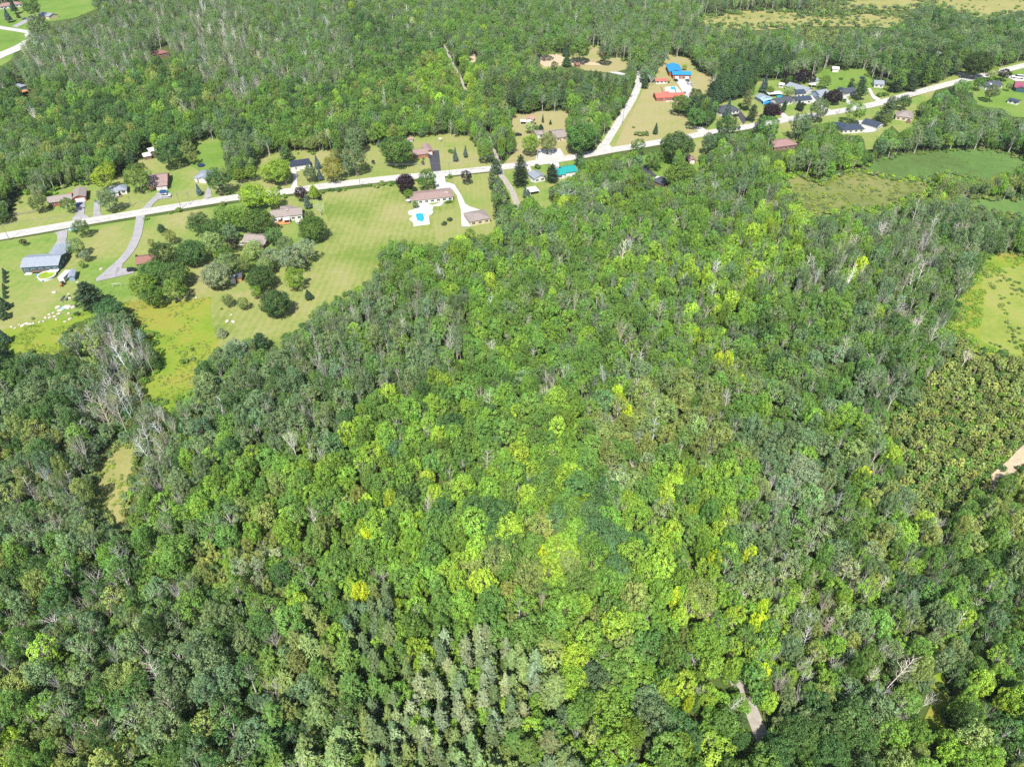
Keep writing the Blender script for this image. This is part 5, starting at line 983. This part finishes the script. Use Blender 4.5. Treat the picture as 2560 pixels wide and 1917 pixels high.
def boxtrailer(px, rz, label, L_=7.0, W_=2.9, name='box_trailer'):
    o = empty(name, G(*px), label, 'trailer', rz=rz)
    part(o, 'body', lambda b: (b.box(-W_/2, W_/2, 0, L_, .6, 3.0, M_wh), b.box(-W_/2+.05, W_/2-.05, .05, L_-.05, 3.0, 3.06, M_wh)))
    for sx in (-1, 1): part(o, 'wheel', lambda b: b.tube((sx*(W_/2-.25), L_*.5, .35), (sx*(W_/2), L_*.5, .35), .35, .35, M_tyre, 12))
    part(o, 'drawbar', lambda b: b.prism([(-.6,0,.45),(.6,0,.45),(0,-1.4,.45)],(0,0,.12),M_metal))
    return o
boxtrailer((157,707), R(-4), "white box trailer parked between the round pool and the narrow shed")
boxtrailer((584,712), R(10), "grey-topped trailer nosing out from below the silvery willow", 4.5, 2.2)
def car(px, heading, col, label, kind='car', name='parked_car', cat='car'):
    """heading in degrees: direction of the nose in the ground plan"""
    o = empty(name, G(*px) + Vector((0, 0, .33)), label, cat, rz=R(heading)); pm = plain('car_paint_%d_%d_%d' % tuple(int(c * 255) for c in col), col, 0.25, 0.6, 0.0, var=0.02)
    L_, W_ = (5.6, 2.0) if kind == 'pickup' else (4.6, 1.85); x0, x1 = -L_ / 2, L_ / 2
    if kind == 'pickup': prof = [(x0,.45),(x1,.45),(x1,.95),(x1-1.3,1.1),(x1-1.35,1.1),(.1,1.12),(-.35,1.12),(-.36,1.1),(x0,1.1)]; cab = [(1.35,1.1),(.75,1.75),(-.3,1.78),(-.5,1.1)]
    elif kind == 'suv': prof = [(x0,.4),(x1,.4),(x1,.9),(x1-1.1,1.05),(x0,1.1)]; cab = [(x1-1.1,1.04),(x1-1.8,1.65),(x0+.35,1.68),(x0+.05,1.09)]
    else: prof = [(x0,.35),(x1,.35),(x1,.75),(x1-1.1,.92),(x0+.7,.95),(x0,.9)]; cab = [(x1-1.15,.92),(x1-1.95,1.4),(x0+1.3,1.42),(x0+.5,.95)]
    ext = lambda b, pr, w_, m: b.prism([(x, -w_/2, z) for x, z in pr], (0, w_, 0), m)
    part(o, 'body', lambda b: (ext(b, prof, W_, pm),) )
    if kind == 'pickup': part(o, 'cargo_bed', lambda b: b.box(x0+.15, -.6, -W_/2+.15, W_/2-.15, 1.105, 1.12, M_tyre))
    part(o, 'cabin', lambda b: (ext(b, cab, W_-.25, M_glass), b.prism([(x, -W_/2+.2, z+.012) for x, z in cab[1:3]] + [(cab[2][0], W_/2-.2, cab[2][1]+.012), (cab[1][0], W_/2-.2, cab[1][1]+.012)], (0,0,.03), pm)))
    for sx in (x0 + .85, x1 - .85):
        for sy in (-1, 1): part(o, 'wheel', lambda b: b.tube((sx, sy*(W_/2-.22), .34), (sx, sy*(W_/2+.01), .34), .34, .34, M_tyre, 12))
    for sy in (-1, 1): part(o, 'headlight', lambda b: b.box(x1-.02, x1+.02, sy*(W_/2-.35)-.15, sy*(W_/2-.35)+.15, .62, .76, M_wh))
    return o
NB=(.02,.05,.30); WC=(.80,.80,.80); BK=(.02,.022,.025); RD=(.55,.02,.02); BL2=(.03,.14,.42); DBL=(.06,.09,.16)
car((198,514), 80, NB, "deep blue hatchback on the drive of the brick ranch house")
car((411,483.5), 5, BL2, "blue car parked across the white double garage", 'suv')
car((416,493), 6, WC, "white pickup on the drive of the rose-roofed house", 'pickup', 'pickup_truck', 'pickup')
car((331,678), 15, BK, "black car at the house end of the curved grey driveway", 'suv')
car((1296,340), 10, BK, "black car standing on the dry grass track", 'suv')
car((1074,393), 100, DBL, "dark blue car in the carport shade beside the orange brick bungalow")
car((1689,204), 110, BK, "black car at the first door of the blue-roofed workshop", 'suv')
car((1718,204.5), 110, (.10,.12,.14), "dark grey car by the second door of the blue-roofed workshop", 'suv')
car((1721,212.5), 100, WC, "white van-like car on the concrete by the workshop", 'suv')
car((1728.5,214.5), 100, (.65,.67,.70), "silver car parked at the concrete's grassy edge")
car((1949,287), 80, RD, "bright red car on the drive beside the big purple tree", 'suv')
car((1838,292), 20, BK, "black car before the charcoal-roofed house")
car((609,611), 85, WC, "white car between the purple tree and the taupe-roofed house", 'suv')
car((63,50), 30, DBL, "blue pickup near the end of the black drive", 'pickup', 'pickup_truck', 'pickup')
car((79,45), 30, BK, "black pickup against the peach-walled house", 'pickup', 'pickup_truck', 'pickup')
car((1719,275), 80, (.5,.6,.75), "pale blue car glimpsed between round trees beside the drive")
car((2543,197), 160, WC, "long white boat-like motorhome on the driveway", 'suv', 'motorhome', 'motorhome').scale = (2.0, 1.6, 1.6)
def tractor(px):
    o = empty('garden_tractor', G(*px), "small red and black garden tractor before the white box trailer", 'tractor', rz=R(-95))
    part(o, 'hood', lambda b: b.box(.2, 1.3, -.35, .35, .5, 1.0, plain('tractor_red', (.6,.03,.02), .4)))
    part(o, 'seat', lambda b: (b.box(-.7, -.2, -.3, .3, .7, .85, M_tyre), b.box(-.8, -.7, -.3, .3, .85, 1.3, M_tyre)))
    part(o, 'canopy', lambda b: (b.box(-1.1, .3, -.7, .7, 1.9, 1.98, M_tyre), b.box(-.9, -.85, -.5, -.45, .5, 1.9, M_tyre), b.box(-.9, -.85, .45, .5, .5, 1.9, M_tyre)))
    for x, r in ((-.6, .5), (.95, .3)):
        for s in (-1, 1): part(o, 'wheel', lambda b: b.tube((x, s*.5, r), (x, s*.72, r), r, r, M_tyre, 12))
tractor((158, 714))
def trampoline(px, label, col):
    o = empty('trampoline', G(*px), label, 'trampoline')
    part(o, 'mat', lambda b: lathe(b, [(1.9, .9), (1.9, .96), (0, .97)], M_tyre, n=16)); part(o, 'pad', lambda b: lathe(b, [(1.9, .9), (2.3, .9), (2.3, .98), (1.9, .98)], plain('pad_blue', col, .5), n=16))
    part(o, 'net', lambda b: [b.tube((2.2*math.cos(k*1.047), 2.2*math.sin(k*1.047), 0), (2.2*math.cos(k*1.047), 2.2*math.sin(k*1.047), 2.6), .05, .05, M_tyre, 5) for k in range(6)])
trampoline((503, 416), "round trampoline with blue pad behind the white cottage", (.02, .10, .45))
trampoline((2102, 224), "round trampoline with pale blue pad behind the slate-roofed house", (.10, .35, .70))
trampoline((2156, 197), "blue play trampoline at the lawn's wooded edge", (.05, .25, .60))
def goal(px):
    o = empty('football_goal', G(*px), "white frame goal on the grass below the driveway's fork", 'goal', rz=R(8))
    part(o, 'frame', lambda b: (b.tube((-2,0,0),(-2,0,2.1),.09,.09,M_wh), b.tube((2,0,0),(2,0,2.1),.09,.09,M_wh), b.tube((-2,0,2.1),(2,0,2.1),.09,.09,M_wh), b.tube((-2,0,2.1),(-2,1.4,0),.06,.06,M_wh), b.tube((2,0,2.1),(2,1.4,0),.06,.06,M_wh)))
goal((294, 718))
def boat_frame(px):
    o = empty('boat_trailer', G(*px), "dark twin-float frame lying on the grass", 'boat frame', rz=R(5))
    for s in (-1, 1): part(o, 'float', lambda b: (b.box(s*1.2-.3, s*1.2+.3, -1.6, 2.2, .1, .6, plain('float_dark', (.06,.08,.10), .6)), b.prism([(s*1.2-.3,2.2,.1),(s*1.2+.3,2.2,.1),(s*1.2,2.9,.1)],(0,0,.4),M_metal)))
    part(o, 'crossbar', lambda b: (b.box(-.9, .9, .2, .4, .45, .55, M_metal), b.box(-.9, .9, -1.2, -1.0, .45, .55, M_metal), b.box(-.1, .1, -3.2, -1.2, .3, .4, M_metal)))
boat_frame((163, 748))
def table(px, label, s=1.0):
    o = empty('garden_table', G(*px), label, 'table')
    part(o, 'top', lambda b: lathe(b, [(0, .72), (1.0*s, .72), (1.0*s, .80), (0, .82)], M_wh, n=14)); part(o, 'leg', lambda b: b.tube((0,0,0),(0,0,.72),.08,.08,M_wh)); part(o, 'parasol', lambda b: (b.tube((0,0,.8),(0,0,2.3),.04,.04,M_wh), lathe(b, [(1.5*s, 2.0), (0, 2.6)], M_wh, n=8)))
table((747, 561), "white garden table on the lawn by the long bungalow")
table((1021, 508), "white parasol table beside the ranch house's corner")
table((1101, 354), "white disc table on the striped lawn behind the brick bungalow", .8)
def fence(pa, pb, label, n=16, hh=1.2, mat=M_wood, rails=3):
    a, b_ = G(*pa), G(*pb); o = empty('rail_fence', a, label, 'fence', rz=math.atan2((b_-a).y, (b_-a).x)); L_ = (b_ - a).length
    part(o, 'rail', lambda b: [b.box(0, L_, -.04, .04, hh*(k+1)/rails-.14, hh*(k+1)/rails, mat) for k in range(rails)])
    for i in range(n + 1): part(o, 'post', lambda b: b.box(L_*i/n-.07, L_*i/n+.07, -.12, .12, -.2, hh+.1, mat))
fence((16, 543), (94, 529.5), "pale grey split-rail fence across the lawn near the road")
fence((1652, 220), (1658, 234), "short grey fence beside the small red-roofed shed", 5)
fence((2033, 244), (2052, 262), "dark board fence between the long workshop and the blue-walled house", 6, 1.5, M_brown, 5)
# boulders along the meadow edge
rs3 = random.Random(8)
ROCKS = [(29,817),(38,820),(48,811),(58,813),(67,809),(76,810),(84,808),(99,805),(109,803),(114,794),(124,794),(123,786),(133,782),(137,791),(145,768),(147,784),(150,776),(162,804),(170,768),(172,783),(175,797),(183,768),(141,798),(568,803),(578,787),(583,804),(136,731),(172,735),(173,745),(490,744),(253,672),(194,705)]
def rock_mesh(seed):
    bm = bmesh.new(); bmesh.ops.create_icosphere(bm, subdivisions=2, radius=1); r = random.Random(seed)
    for v in bm.verts: v.co = Vector((v.co.x * 1.2, v.co.y * .9, v.co.z * .6)) * (1 + .25 * vn(v.co.x * 3 + seed * 9, v.co.y * 3 + v.co.z * 2, 1.0) + r.uniform(-.08, .08))
    me = bpy.data.meshes.new('boulder'); bm.to_mesh(me); bm.free(); me.materials.append(M_stone); return me
RM = [rock_mesh(i) for i in range(4)]
big = []
for i, (x, y) in enumerate(ROCKS):
    o = link('boulder', RM[i % 4], loc=G(x, y, .2)); s = rs3.uniform(.45, 1.0) * (1.6 if i in (23, 14, 18) else 1); o.scale = (s, s, s); o.rotation_euler = (0, 0, rs3.uniform(0, 6)); big.append([o, x, y, s])
b = MB()
for k in range(5): b.box(-1.2 + k*.1, .9 + k*.06, -1.0 + .3*k, .2 + .25*k, .1+.1*k, .16+.1*k, M_tarp2)
tag(b.build('tarpaulin_heap', loc=G(158, 772)), "crumpled pale blue tarpaulin heap among the meadow boulders", "tarpaulin")
# ------------------------------------------------------------------ power line
def pole(px, label, hh=10.5, lamp=False):
    o = empty('utility_pole', G(*px), label, 'utility pole', 'utility poles along the road')
    part(o, 'shaft', lambda b: b.tube((0,0,-.5),(0,0,hh),.17,.11,M_wood,8)); part(o, 'crossarm', lambda b: b.box(-.07,.07,-1.1,1.1,hh-.9,hh-.75,M_wood))
    if lamp: part(o, 'transformer', lambda b: b.tube((.4,0,hh-2.6),(.4,0,hh-1.7),.28,.28,M_metal,8))
    return Vector(G(*px)) + Vector((0, 0, hh - .8))
PLS = [(24.7,601.5,"at the shoulder where the road enters beside the metal-roofed bungalow"),(454,524,"on the verge opposite the rose-roofed house"),(718,465,"beside the pale gravel drive"),(894,442.5,"in front of the tall grey conifers"),(1124,443.5,"by the ranch house's drive mouth"),(1343,399,"in front of the half-hidden white garage"),(2095,289,"across from the blue-walled house"),(1556,314,"beside the lane to the far field")]
tops = [pole(p[:2], "wooden utility pole " + p[2], lamp=(i in (3, 6))) for i, p in enumerate(PLS)]
pole((330, 517), "short leaning service pole on the hip-roofed house's lawn", 7); pole((901, 468), "lone mast on the field side of the road opposite the conifers", 9); pole((476, 512), "slim service pole behind the verge opposite the driveway loop", 8)
b = MB()
for (p, q) in ((0,1),(1,2),(2,3),(3,4),(4,5)):
    for off in (-1.0, 0, 1.0):
        prev = None
        for k in range(11):
            t = k / 10; v = tops[p].lerp(tops[q], t) + Vector((0, off, -4 * t * (1 - t) * 1.4))
            if prev is not None: b.tube(prev, v, .03, .03, M_metal, 3)
            prev = v
tag(b.build('power_line'), "thin power line strung between the roadside poles", "power line")
# ------------------------------------------------------------------ link the trees
LIM = 300
by = {}
for t in TREES: by.setdefault(t['name'], []).append(t)
def vis(t):
    q = (t['px'], t['py']); return -5 < q[0] < 2565 and -5 < q[1] < 1930
indiv, rest = [], []
for nm, L_ in by.items():
    # explicit ones first are not special: the largest in the photograph are individuals
    L_.sort(key=lambda t: (0 if (vis(t) and t['name'] != 'shrub') or t['name'] == 'shrub' else 1, -t['rpx'] * t['hpx']))
    cut = LIM if nm in (FT, DT, 'pine_tree') else 10 ** 6
    indiv += [t for t in L_[:cut]]; rest += L_[cut:]
def place(t):
    cr, tr, r0, h0 = PR[t['k']]
    s = (t['r'] / r0, t['r'] / r0, t['h'] / h0)
    loc = Vector((t['x'], t['y'], 0))
    if cr is None:
        o = link(t['name'], tr, loc=loc); o['tint'] = t['tint']
    else:
        o = link(t['name'], None, loc=loc); c = link('crown', cr, o); c['tint'] = t['tint']
        link('trunk' if t['name'] != 'shrub' else 'stem', tr, o)
    o.scale = s; o.rotation_euler = (t['tx'], t['ty'], t['rz']); t['o'] = o
    return o
for t in indiv: place(t)
# the rest of each kind: one object, trees set out by geometry nodes from the same meshes
def gn_mass(name, recs, label, cat):
    if not recs: return
    me = bpy.data.meshes.new(name); me.from_pydata([(t['x'], t['y'], 0.0) for t in recs], [], [])
    keys = sorted(set(t['k'] for t in recs))
    a = me.attributes.new('proto', 'INT', 'POINT'); a.data.foreach_set('value', [keys.index(t['k']) for t in recs])
    a = me.attributes.new('tscale', 'FLOAT_VECTOR', 'POINT'); a.data.foreach_set('vector', [v for t in recs for v in (t['r'] / PR[t['k']][2], t['r'] / PR[t['k']][2], t['h'] / PR[t['k']][3])])
    a = me.attributes.new('trot', 'FLOAT_VECTOR', 'POINT'); a.data.foreach_set('vector', [v for t in recs for v in (t['tx'], t['ty'], t['rz'])])
    a = me.attributes.new('tint', 'FLOAT_COLOR', 'POINT'); a.data.foreach_set('color', [v for t in recs for v in (*t['tint'], 1.0)])
    o = link(name, me); tag(o, label, cat, kind='stuff')
    ng = bpy.data.node_groups.new(name, 'GeometryNodeTree'); ng.interface.new_socket('Geometry', in_out='INPUT', socket_type='NodeSocketGeometry'); ng.interface.new_socket('Geometry', in_out='OUTPUT', socket_type='NodeSocketGeometry')
    n = ng.nodes; l = ng.links; gi = n.new('NodeGroupInput'); gout = n.new('NodeGroupOutput'); join = n.new('GeometryNodeJoinGeometry')
    def attr(nm, ty):
        x = n.new('GeometryNodeInputNamedAttribute'); x.data_type = ty; x.inputs['Name'].default_value = nm; return x.outputs['Attribute']
    pa, sa, ra = attr('proto', 'INT'), attr('tscale', 'FLOAT_VECTOR'), attr('trot', 'FLOAT_VECTOR')
    e2r = n.new('FunctionNodeEulerToRotation'); l.new(ra, e2r.inputs[0])
    for i, k in enumerate(keys):
        src = SRC[k]
        cmp_ = n.new('FunctionNodeCompare'); cmp_.data_type = 'INT'; cmp_.operation = 'EQUAL'; cmp_.inputs[3].default_value = i; l.new(pa, cmp_.inputs[2])
        if len(src) == 1:
            oi = n.new('GeometryNodeObjectInfo'); oi.transform_space = 'ORIGINAL'; oi.inputs['Object'].default_value = src[0]; geo = oi.outputs['Geometry']
        else:
            jj = n.new('GeometryNodeJoinGeometry')
            for s_ in src:
                oi = n.new('GeometryNodeObjectInfo'); oi.transform_space = 'ORIGINAL'; oi.inputs['Object'].default_value = s_; l.new(oi.outputs['Geometry'], jj.inputs[0])
            geo = jj.outputs[0]
        g2i = n.new('GeometryNodeGeometryToInstance'); l.new(geo, g2i.inputs[0])
        ip = n.new('GeometryNodeInstanceOnPoints'); l.new(gi.outputs[0], ip.inputs['Points']); l.new(cmp_.outputs['Result'], ip.inputs['Selection']); l.new(g2i.outputs[0], ip.inputs['Instance'])
        l.new(e2r.outputs[0], ip.inputs['Rotation']); l.new(sa, ip.inputs['Scale']); l.new(ip.outputs[0], join.inputs[0])
    l.new(join.outputs[0], gout.inputs[0])
    md = o.modifiers.new('trees', 'NODES'); md.node_group = ng
    return o
SRC = {}
for t in indiv:
    if t['k'] not in SRC:
        o = t['o']; SRC[t['k']] = [o] if PR[t['k']][0] is None else [c for c in o.children]
miss = sorted(set(t['k'] for t in rest) - set(SRC)); print('missing protos', miss)
for k in miss:   # let one standing tree of the same kind be an individual
    t = next(t for t in rest if t['k'] == k and vis(t)); rest.remove(t); indiv.append(t); o = place(t); SRC[k] = [o] if PR[k][0] is None else list(o.children)
gn_mass('woodland', [t for t in rest if t['name'] == FT], "mixed green broadleaf wood filling the land beyond the nearest trees", 'woodland')
gn_mass('pine_woodland', [t for t in rest if t['name'] == 'pine_tree'], "dark grey-green pine stands in rows beyond the nearest pines", 'woodland')
gn_mass('bare_woodland', [t for t in rest if t['name'] == DT], "grey leafless trunks standing thick in the farther wet wood", 'woodland')
# low growth: undergrowth of the wood, marsh bushes, meadow plants
under = []; ru = random.Random(77)
def low(x, y, r, h, c, k=None):
    b_ = ru.gauss(1, .12); under.append(dict(k=k or 'shrub%d' % ru.randrange(2), x=x, y=y, r=r, h=h, tx=0, ty=0, rz=ru.uniform(0, 6), tint=(c[0]*b_, c[1]*b_, c[2]*b_)))
for x, y in candidates(4.6):
    q = PX((x, y, 1))
    if not (-60 < q[0] < 2620 and -40 < q[1] < 1990) or is_clear(*q[:2]) or y > 420: continue
    low(x, y, ru.uniform(1.3, 2.2), ru.uniform(1.5, 3.4), ru.choice([MG, BG, OG, DG]))
gn_mass('undergrowth', under, "green bushes and saplings under the trees", 'undergrowth')
under = []
def fill(poly, n, cols, r0, r1, hr):
    xs = [p[0] for p in poly]; ys = [p[1] for p in poly]; k = 0
    wp = [(G(*p).x, G(*p).y) for p in poly]; xs = [p[0] for p in wp]; ys = [p[1] for p in wp]
    for _ in range(n * 6):
        x = ru.uniform(min(xs), max(xs)); y = ru.uniform(min(ys), max(ys))
        if inpoly(x, y, wp) and vn(x, y, 7.0) > .38: r = ru.uniform(r0, r1); low(x, y, r, r * hr, ru.choice(cols)); k += 1
        if k >= n: break
YM=(.25,.33,.04); YG2=(.19,.31,.04)
fill(B_mead2, 500, [YM, YG2, OG, (.26,.27,.06)], .3, .7, .7)
fill(B_mead1, 300, [YM, YG2, YM, OG], .3, .7, .7)
fill([(2361,830),(2399,797),(2399,750),(2432,712),(2458,670),(2462,645),(2560,643),(2560,665),(2480,690),(2460,740),(2450,820)], 420, [YG2, YM, BG], .6, 1.2, .9)
fill(L_pale, 420, [OG, YM, GG, OB], .5, 1.4, .9); fill(L_marsh, 120, [MG, OG], .4, .9, .7); fill(P_far1, 260, [LP, OG, GG], .8, 2.2, 1.1); fill(P_far2, 60, [LP, OG, MG], .8, 2.0, 1.1); fill(N_glade, 120, [OG, YM, OB], .4, .9, .8); fill(U_strip, 90, [YG2, YM], .5, 1.0, 1.0)
# bushes along the ragged edges of the open ground
def edge(poly, n, cols, r0=.8, r1=2.0):
    for _ in range(n):
        i = ru.randrange(len(poly)); a, b_ = poly[i], poly[(i + 1) % len(poly)]; t = ru.random()
        x, y = a[0] + (b_[0] - a[0]) * t + ru.gauss(0, 5), a[1] + (b_[1] - a[1]) * t + ru.gauss(0, 3); p = G(x, y); r = ru.uniform(r0, r1)
        low(p.x, p.y, r, r * ru.uniform(.9, 1.6), ru.choice(cols), ru.choice(['shrub0', 'shrub1', 'sapling0', 'sapling1']))
edge(L_marsh, 160, [MG, GG, OG, BG]); edge(L_pale, 260, [YG, OG, GG, BG], 1, 2.6); edge(L_wet, 60, [OG, GG]); edge(P_far1, 200, [GG, LP, MG], 1.5, 3.5); edge(P_far2, 90, [GG, LP, MG], 1.5, 3.5); edge(P_far3, 90, [GG, LP], 1.5, 3.5); edge(N_glade, 110, [OG, GG, OB]); edge(B_mead2[6:], 90, [MG, OG, BG], .6, 1.6); edge(M_right[3:], 120, [YG2, BG, OB], .7, 1.8); edge(G_field[:8], 60, [MG, OG], .6, 1.4)
gn_mass('meadow_plants', under, "tufts and low bushes growing through meadow and marsh", 'meadow plants')
# scattered dark bushes of the bright right-hand meadow: countable, so each its own
BU = [(2499,680),(2496,688),(2515,681),(2494,703),(2501,702),(2513,695),(2520,701),(2537,704),(2533,712),(2530,720),(2547,707),(2552,722),(2545,735),(2530,735),(2503,746),(2512,744),(2523,757),(2556,740),(2560,728),(2526,818),(2547,820),(2520,830),(2532,835),(2548,833),(2524,853),(2538,856),(2556,850),(2489,861),(2477,857),(2500,866),(2543,868),(2515,876),(2558,866),(2484,876),(2526,698),(2506,689),(2541,724),(2535,842)]
for (x, y) in BU:
    x_, y_, r_, h_ = solve(x, y, ru.uniform(3.5, 6.5), 1.2, .5); t = dict(k='shrub%d' % ru.randrange(2), x=x_, y=y_, r=r_, h=h_, c=ru.choice([OB, GG, MG, DG]), name='shrub', rz=ru.uniform(0, 6), tx=0, ty=0)
    t['tint'] = t['c']; q = PX((x_, y_, 1)); t['px'], t['py'] = q[0], q[1]; t['rpx'] = 5; t['hpx'] = 6; TREES.append(t); indiv.append(t); place(t)

# ------------------------------------------------------------------ labels that single out each tree
LM = LAND + [(1013,459,"the darkest purple tree by the big field"),(540,690,"the silvery willow"),(218,737,"the broad dark pine above the boulders"),(119,692,"the round green pool"),(1095,555,"the blue swimming pool"),(405,1390,"the whitest bare tree"),(688,1610,"the forked bare tree above the pale pines"),(922,1191,"the half-bare yellow tree in the hillside wood"),(1201,999,"the pale fan-shaped bare tree"),(1363,995,"the lone bare tree of the central wood"),(1734,1650,"the spreading white bare tree by the track"),(1605,1565,"the star-shaped bare tree"),(1718,1422,"the upper gap of the sandy track"),(1880,1780,"the open bend of the sandy track"),(744,1515,"the big yellow-green tree above the pines"),(897,1476,"the bright yellow tree above the pines"),(1355,1384,"the bright yellow tree in the middle wood"),(285,1230,"the straw-coloured glade"),(1200,1750,"the blue-grey plantation"),(780,1780,"the pale feathery pines"),(1290,1270,"the pair of white dead trees"),(2340,1780,"the narrow green ride"),(2510,1170,"the sandy path at the frame edge"),(2510,780,"the bright bushy meadow"),(450,880,"the yellow-green meadow"),(1430,1700,"the large lime-coloured tree"),(20,1900,"the bottom corner beside the grey bare trees"),(2540,1900,"the bottom corner opposite the bare trees"),(2180,1670,"the tallest slanting bare trunks"),(2030,1540,"the slanting bare trunks beside the yellow trees"),(2040,1180,"the large silvery tree"),(1819,1381,"the yellow trees above the track"),(1960,30,"the pale far marsh"),(1460,150,"the sandy field behind the pines"),(1597,230,"the narrow lane"),(2350,400,"the dark green marsh"),(1115,130,"the far gravel track"),(620,130,"the grey bare stand"),(300,930,"the thin grey trunks below the boulders"),(1490,1330,"the blue-green dome of crowns"),(1490,1850,"the lowest middle edge"),(1900,1880,"the lower dark grove by the track")]
def size_word(t, L_):
    r = sorted(L_, key=lambda q: q['rpx']).index(t) / max(1, len(L_) - 1)
    return 'small' if r < .33 else ('mid-sized' if r < .67 else 'large')
KW = {'forest_tree': ('tree', 'tree'), 'dead_tree': ('bare tree', 'bare tree'), 'pine_tree': ('pine', 'pine'), 'shade_tree': ('shade tree', 'tree'), 'purple_maple': ('purple tree', 'tree'), 'spruce_tree': ('spruce', 'spruce'), 'cedar_tree': ('cedar', 'cedar'), 'shrub': ('shrub', 'shrub')}
GW = {'forest_tree': 'broadleaf trees of the wood', 'dead_tree': 'bare dead trees', 'pine_tree': 'pine trees', 'shade_tree': 'shade trees in the gardens', 'purple_maple': 'purple-leaved trees', 'spruce_tree': 'spruces in the gardens', 'cedar_tree': 'slim cedars', 'shrub': 'shrubs'}
ORD = ['', 'second', 'third', 'fourth', 'fifth', 'sixth', 'seventh', 'eighth', 'ninth', 'tenth', 'eleventh', 'twelfth', 'thirteenth', 'fourteenth', 'fifteenth', 'sixteenth', 'seventeenth', 'eighteenth']
def rel(t, m):
    dx, dy = t['px'] - m[0], t['py'] - m[1]
    if abs(dx) < 10 and abs(dy) < 10: return 'at'
    if abs(dy) > abs(dx) * 1.3: return 'behind' if dy < 0 else 'in front of'
    if abs(dx) > abs(dy) * 2.0: return 'beside, to the left of' if dx < 0 else 'beside, to the right of'
    return ('behind and ' if dy < 0 else 'in front and ') + ('left of' if dx < 0 else 'right of')
used = {}
groups = {}
for t in indiv: groups.setdefault(t['name'], []).append(t)
for nm, L_ in groups.items():
    bk = {}
    for t in L_:
        m = min(LM, key=lambda m: (m[0] - t['px']) ** 2 + ((m[1] - t['py']) * 1.2) ** 2); t['lm'] = m
        sw = '' if nm in ('cedar_tree',) else size_word(t, L_)
        cw = CNAME.get(t['c'], 'green')
        if nm == 'purple_maple': cw = 'dark'
        t['d'] = (sw + ' ' + cw).strip() + ' ' + KW[nm][0]; bk.setdefault((t['d'], rel(t, m), m[2]), []).append(t)
    for (d, r_, mm), T in bk.items():
        T.sort(key=lambda t: t['px'])
        for i, t in enumerate(T):
            base = "%s %s %s" % (d, r_, mm)
            if len(T) > 1: base = ("%s, %s of %d from the left, %s %s" % (d, (['first'] + ORD[1:])[i] if i < 18 else 'last', len(T), r_, mm))
            ws = base.replace(' beside, to the', ' to the').split()
            if len(T) > 1: ws = ("%s %s from left among those %s %s" % ((['first'] + ORD[1:])[min(i, 17)], d, r_.replace('beside, to the ', ''), mm)).split()
            lab = ' '.join(ws)
            if len(ws) > 16:
                lab = lab.replace(' from left among those', '-from-left').replace(' the gap of', '')
                lab = ' '.join(lab.split()[:16])
            if lab in used: lab = lab + ' again' 
            used[lab] = 1; tag(t['o'], lab, KW[nm][1], GW[nm])
NO = ['first'] + ORD[1:]
big.sort(key=lambda q: q[1])
for i, (o, x, y, s) in enumerate(big):
    where = "the yellow-green meadow's mown edge" if y > 760 and x < 200 else ("the lawn beside the small spruces" if x > 480 else "the lawn")
    grp = [q for q in big if ((q[2] > 760 and q[1] < 200) == (y > 760 and x < 200)) and ((q[1] > 480) == (x > 480))]
    k = [q[0] for q in grp].index(o)
    tag(o, "pale boulder, %s from the left along %s" % ((NO + ['nineteenth', 'twentieth', 'twenty-first', 'twenty-second', 'twenty-third', 'twenty-fourth'])[k], where), 'boulder', 'pale boulders on the grass')
# ------------------------------------------------------------------ the air
hb = bpy.data.meshes.new('haze'); hx, hy0, hy1, hz0, hz1 = 4000, -1000, 6100, -1.0, 215.0
hv = [(-hx,hy0,hz0),(hx,hy0,hz0),(hx,hy1,hz0),(-hx,hy1,hz0),(-hx,hy0,hz1),(hx,hy0,hz1),(hx,hy1,hz1),(-hx,hy1,hz1)]
hb.from_pydata(hv, [], [(0,3,2,1),(4,5,6,7),(0,1,5,4),(1,2,6,5),(2,3,7,6),(3,0,4,7)])
ho = link('haze', hb); ho['kind'] = 'stuff'
hm = bpy.data.materials.new('haze_air'); hm.use_nodes = True; n = hm.node_tree.nodes; n.clear()
ou = n.new('ShaderNodeOutputMaterial'); pv = n.new('ShaderNodeVolumePrincipled'); pv.inputs['Color'].default_value = (0.80, 0.88, 1.0, 1); pv.inputs['Density'].default_value = 0.00003; pv.inputs['Anisotropy'].default_value = 0.0
hm.node_tree.links.new(pv.outputs[0], ou.inputs['Volume']); hb.materials.append(hm)
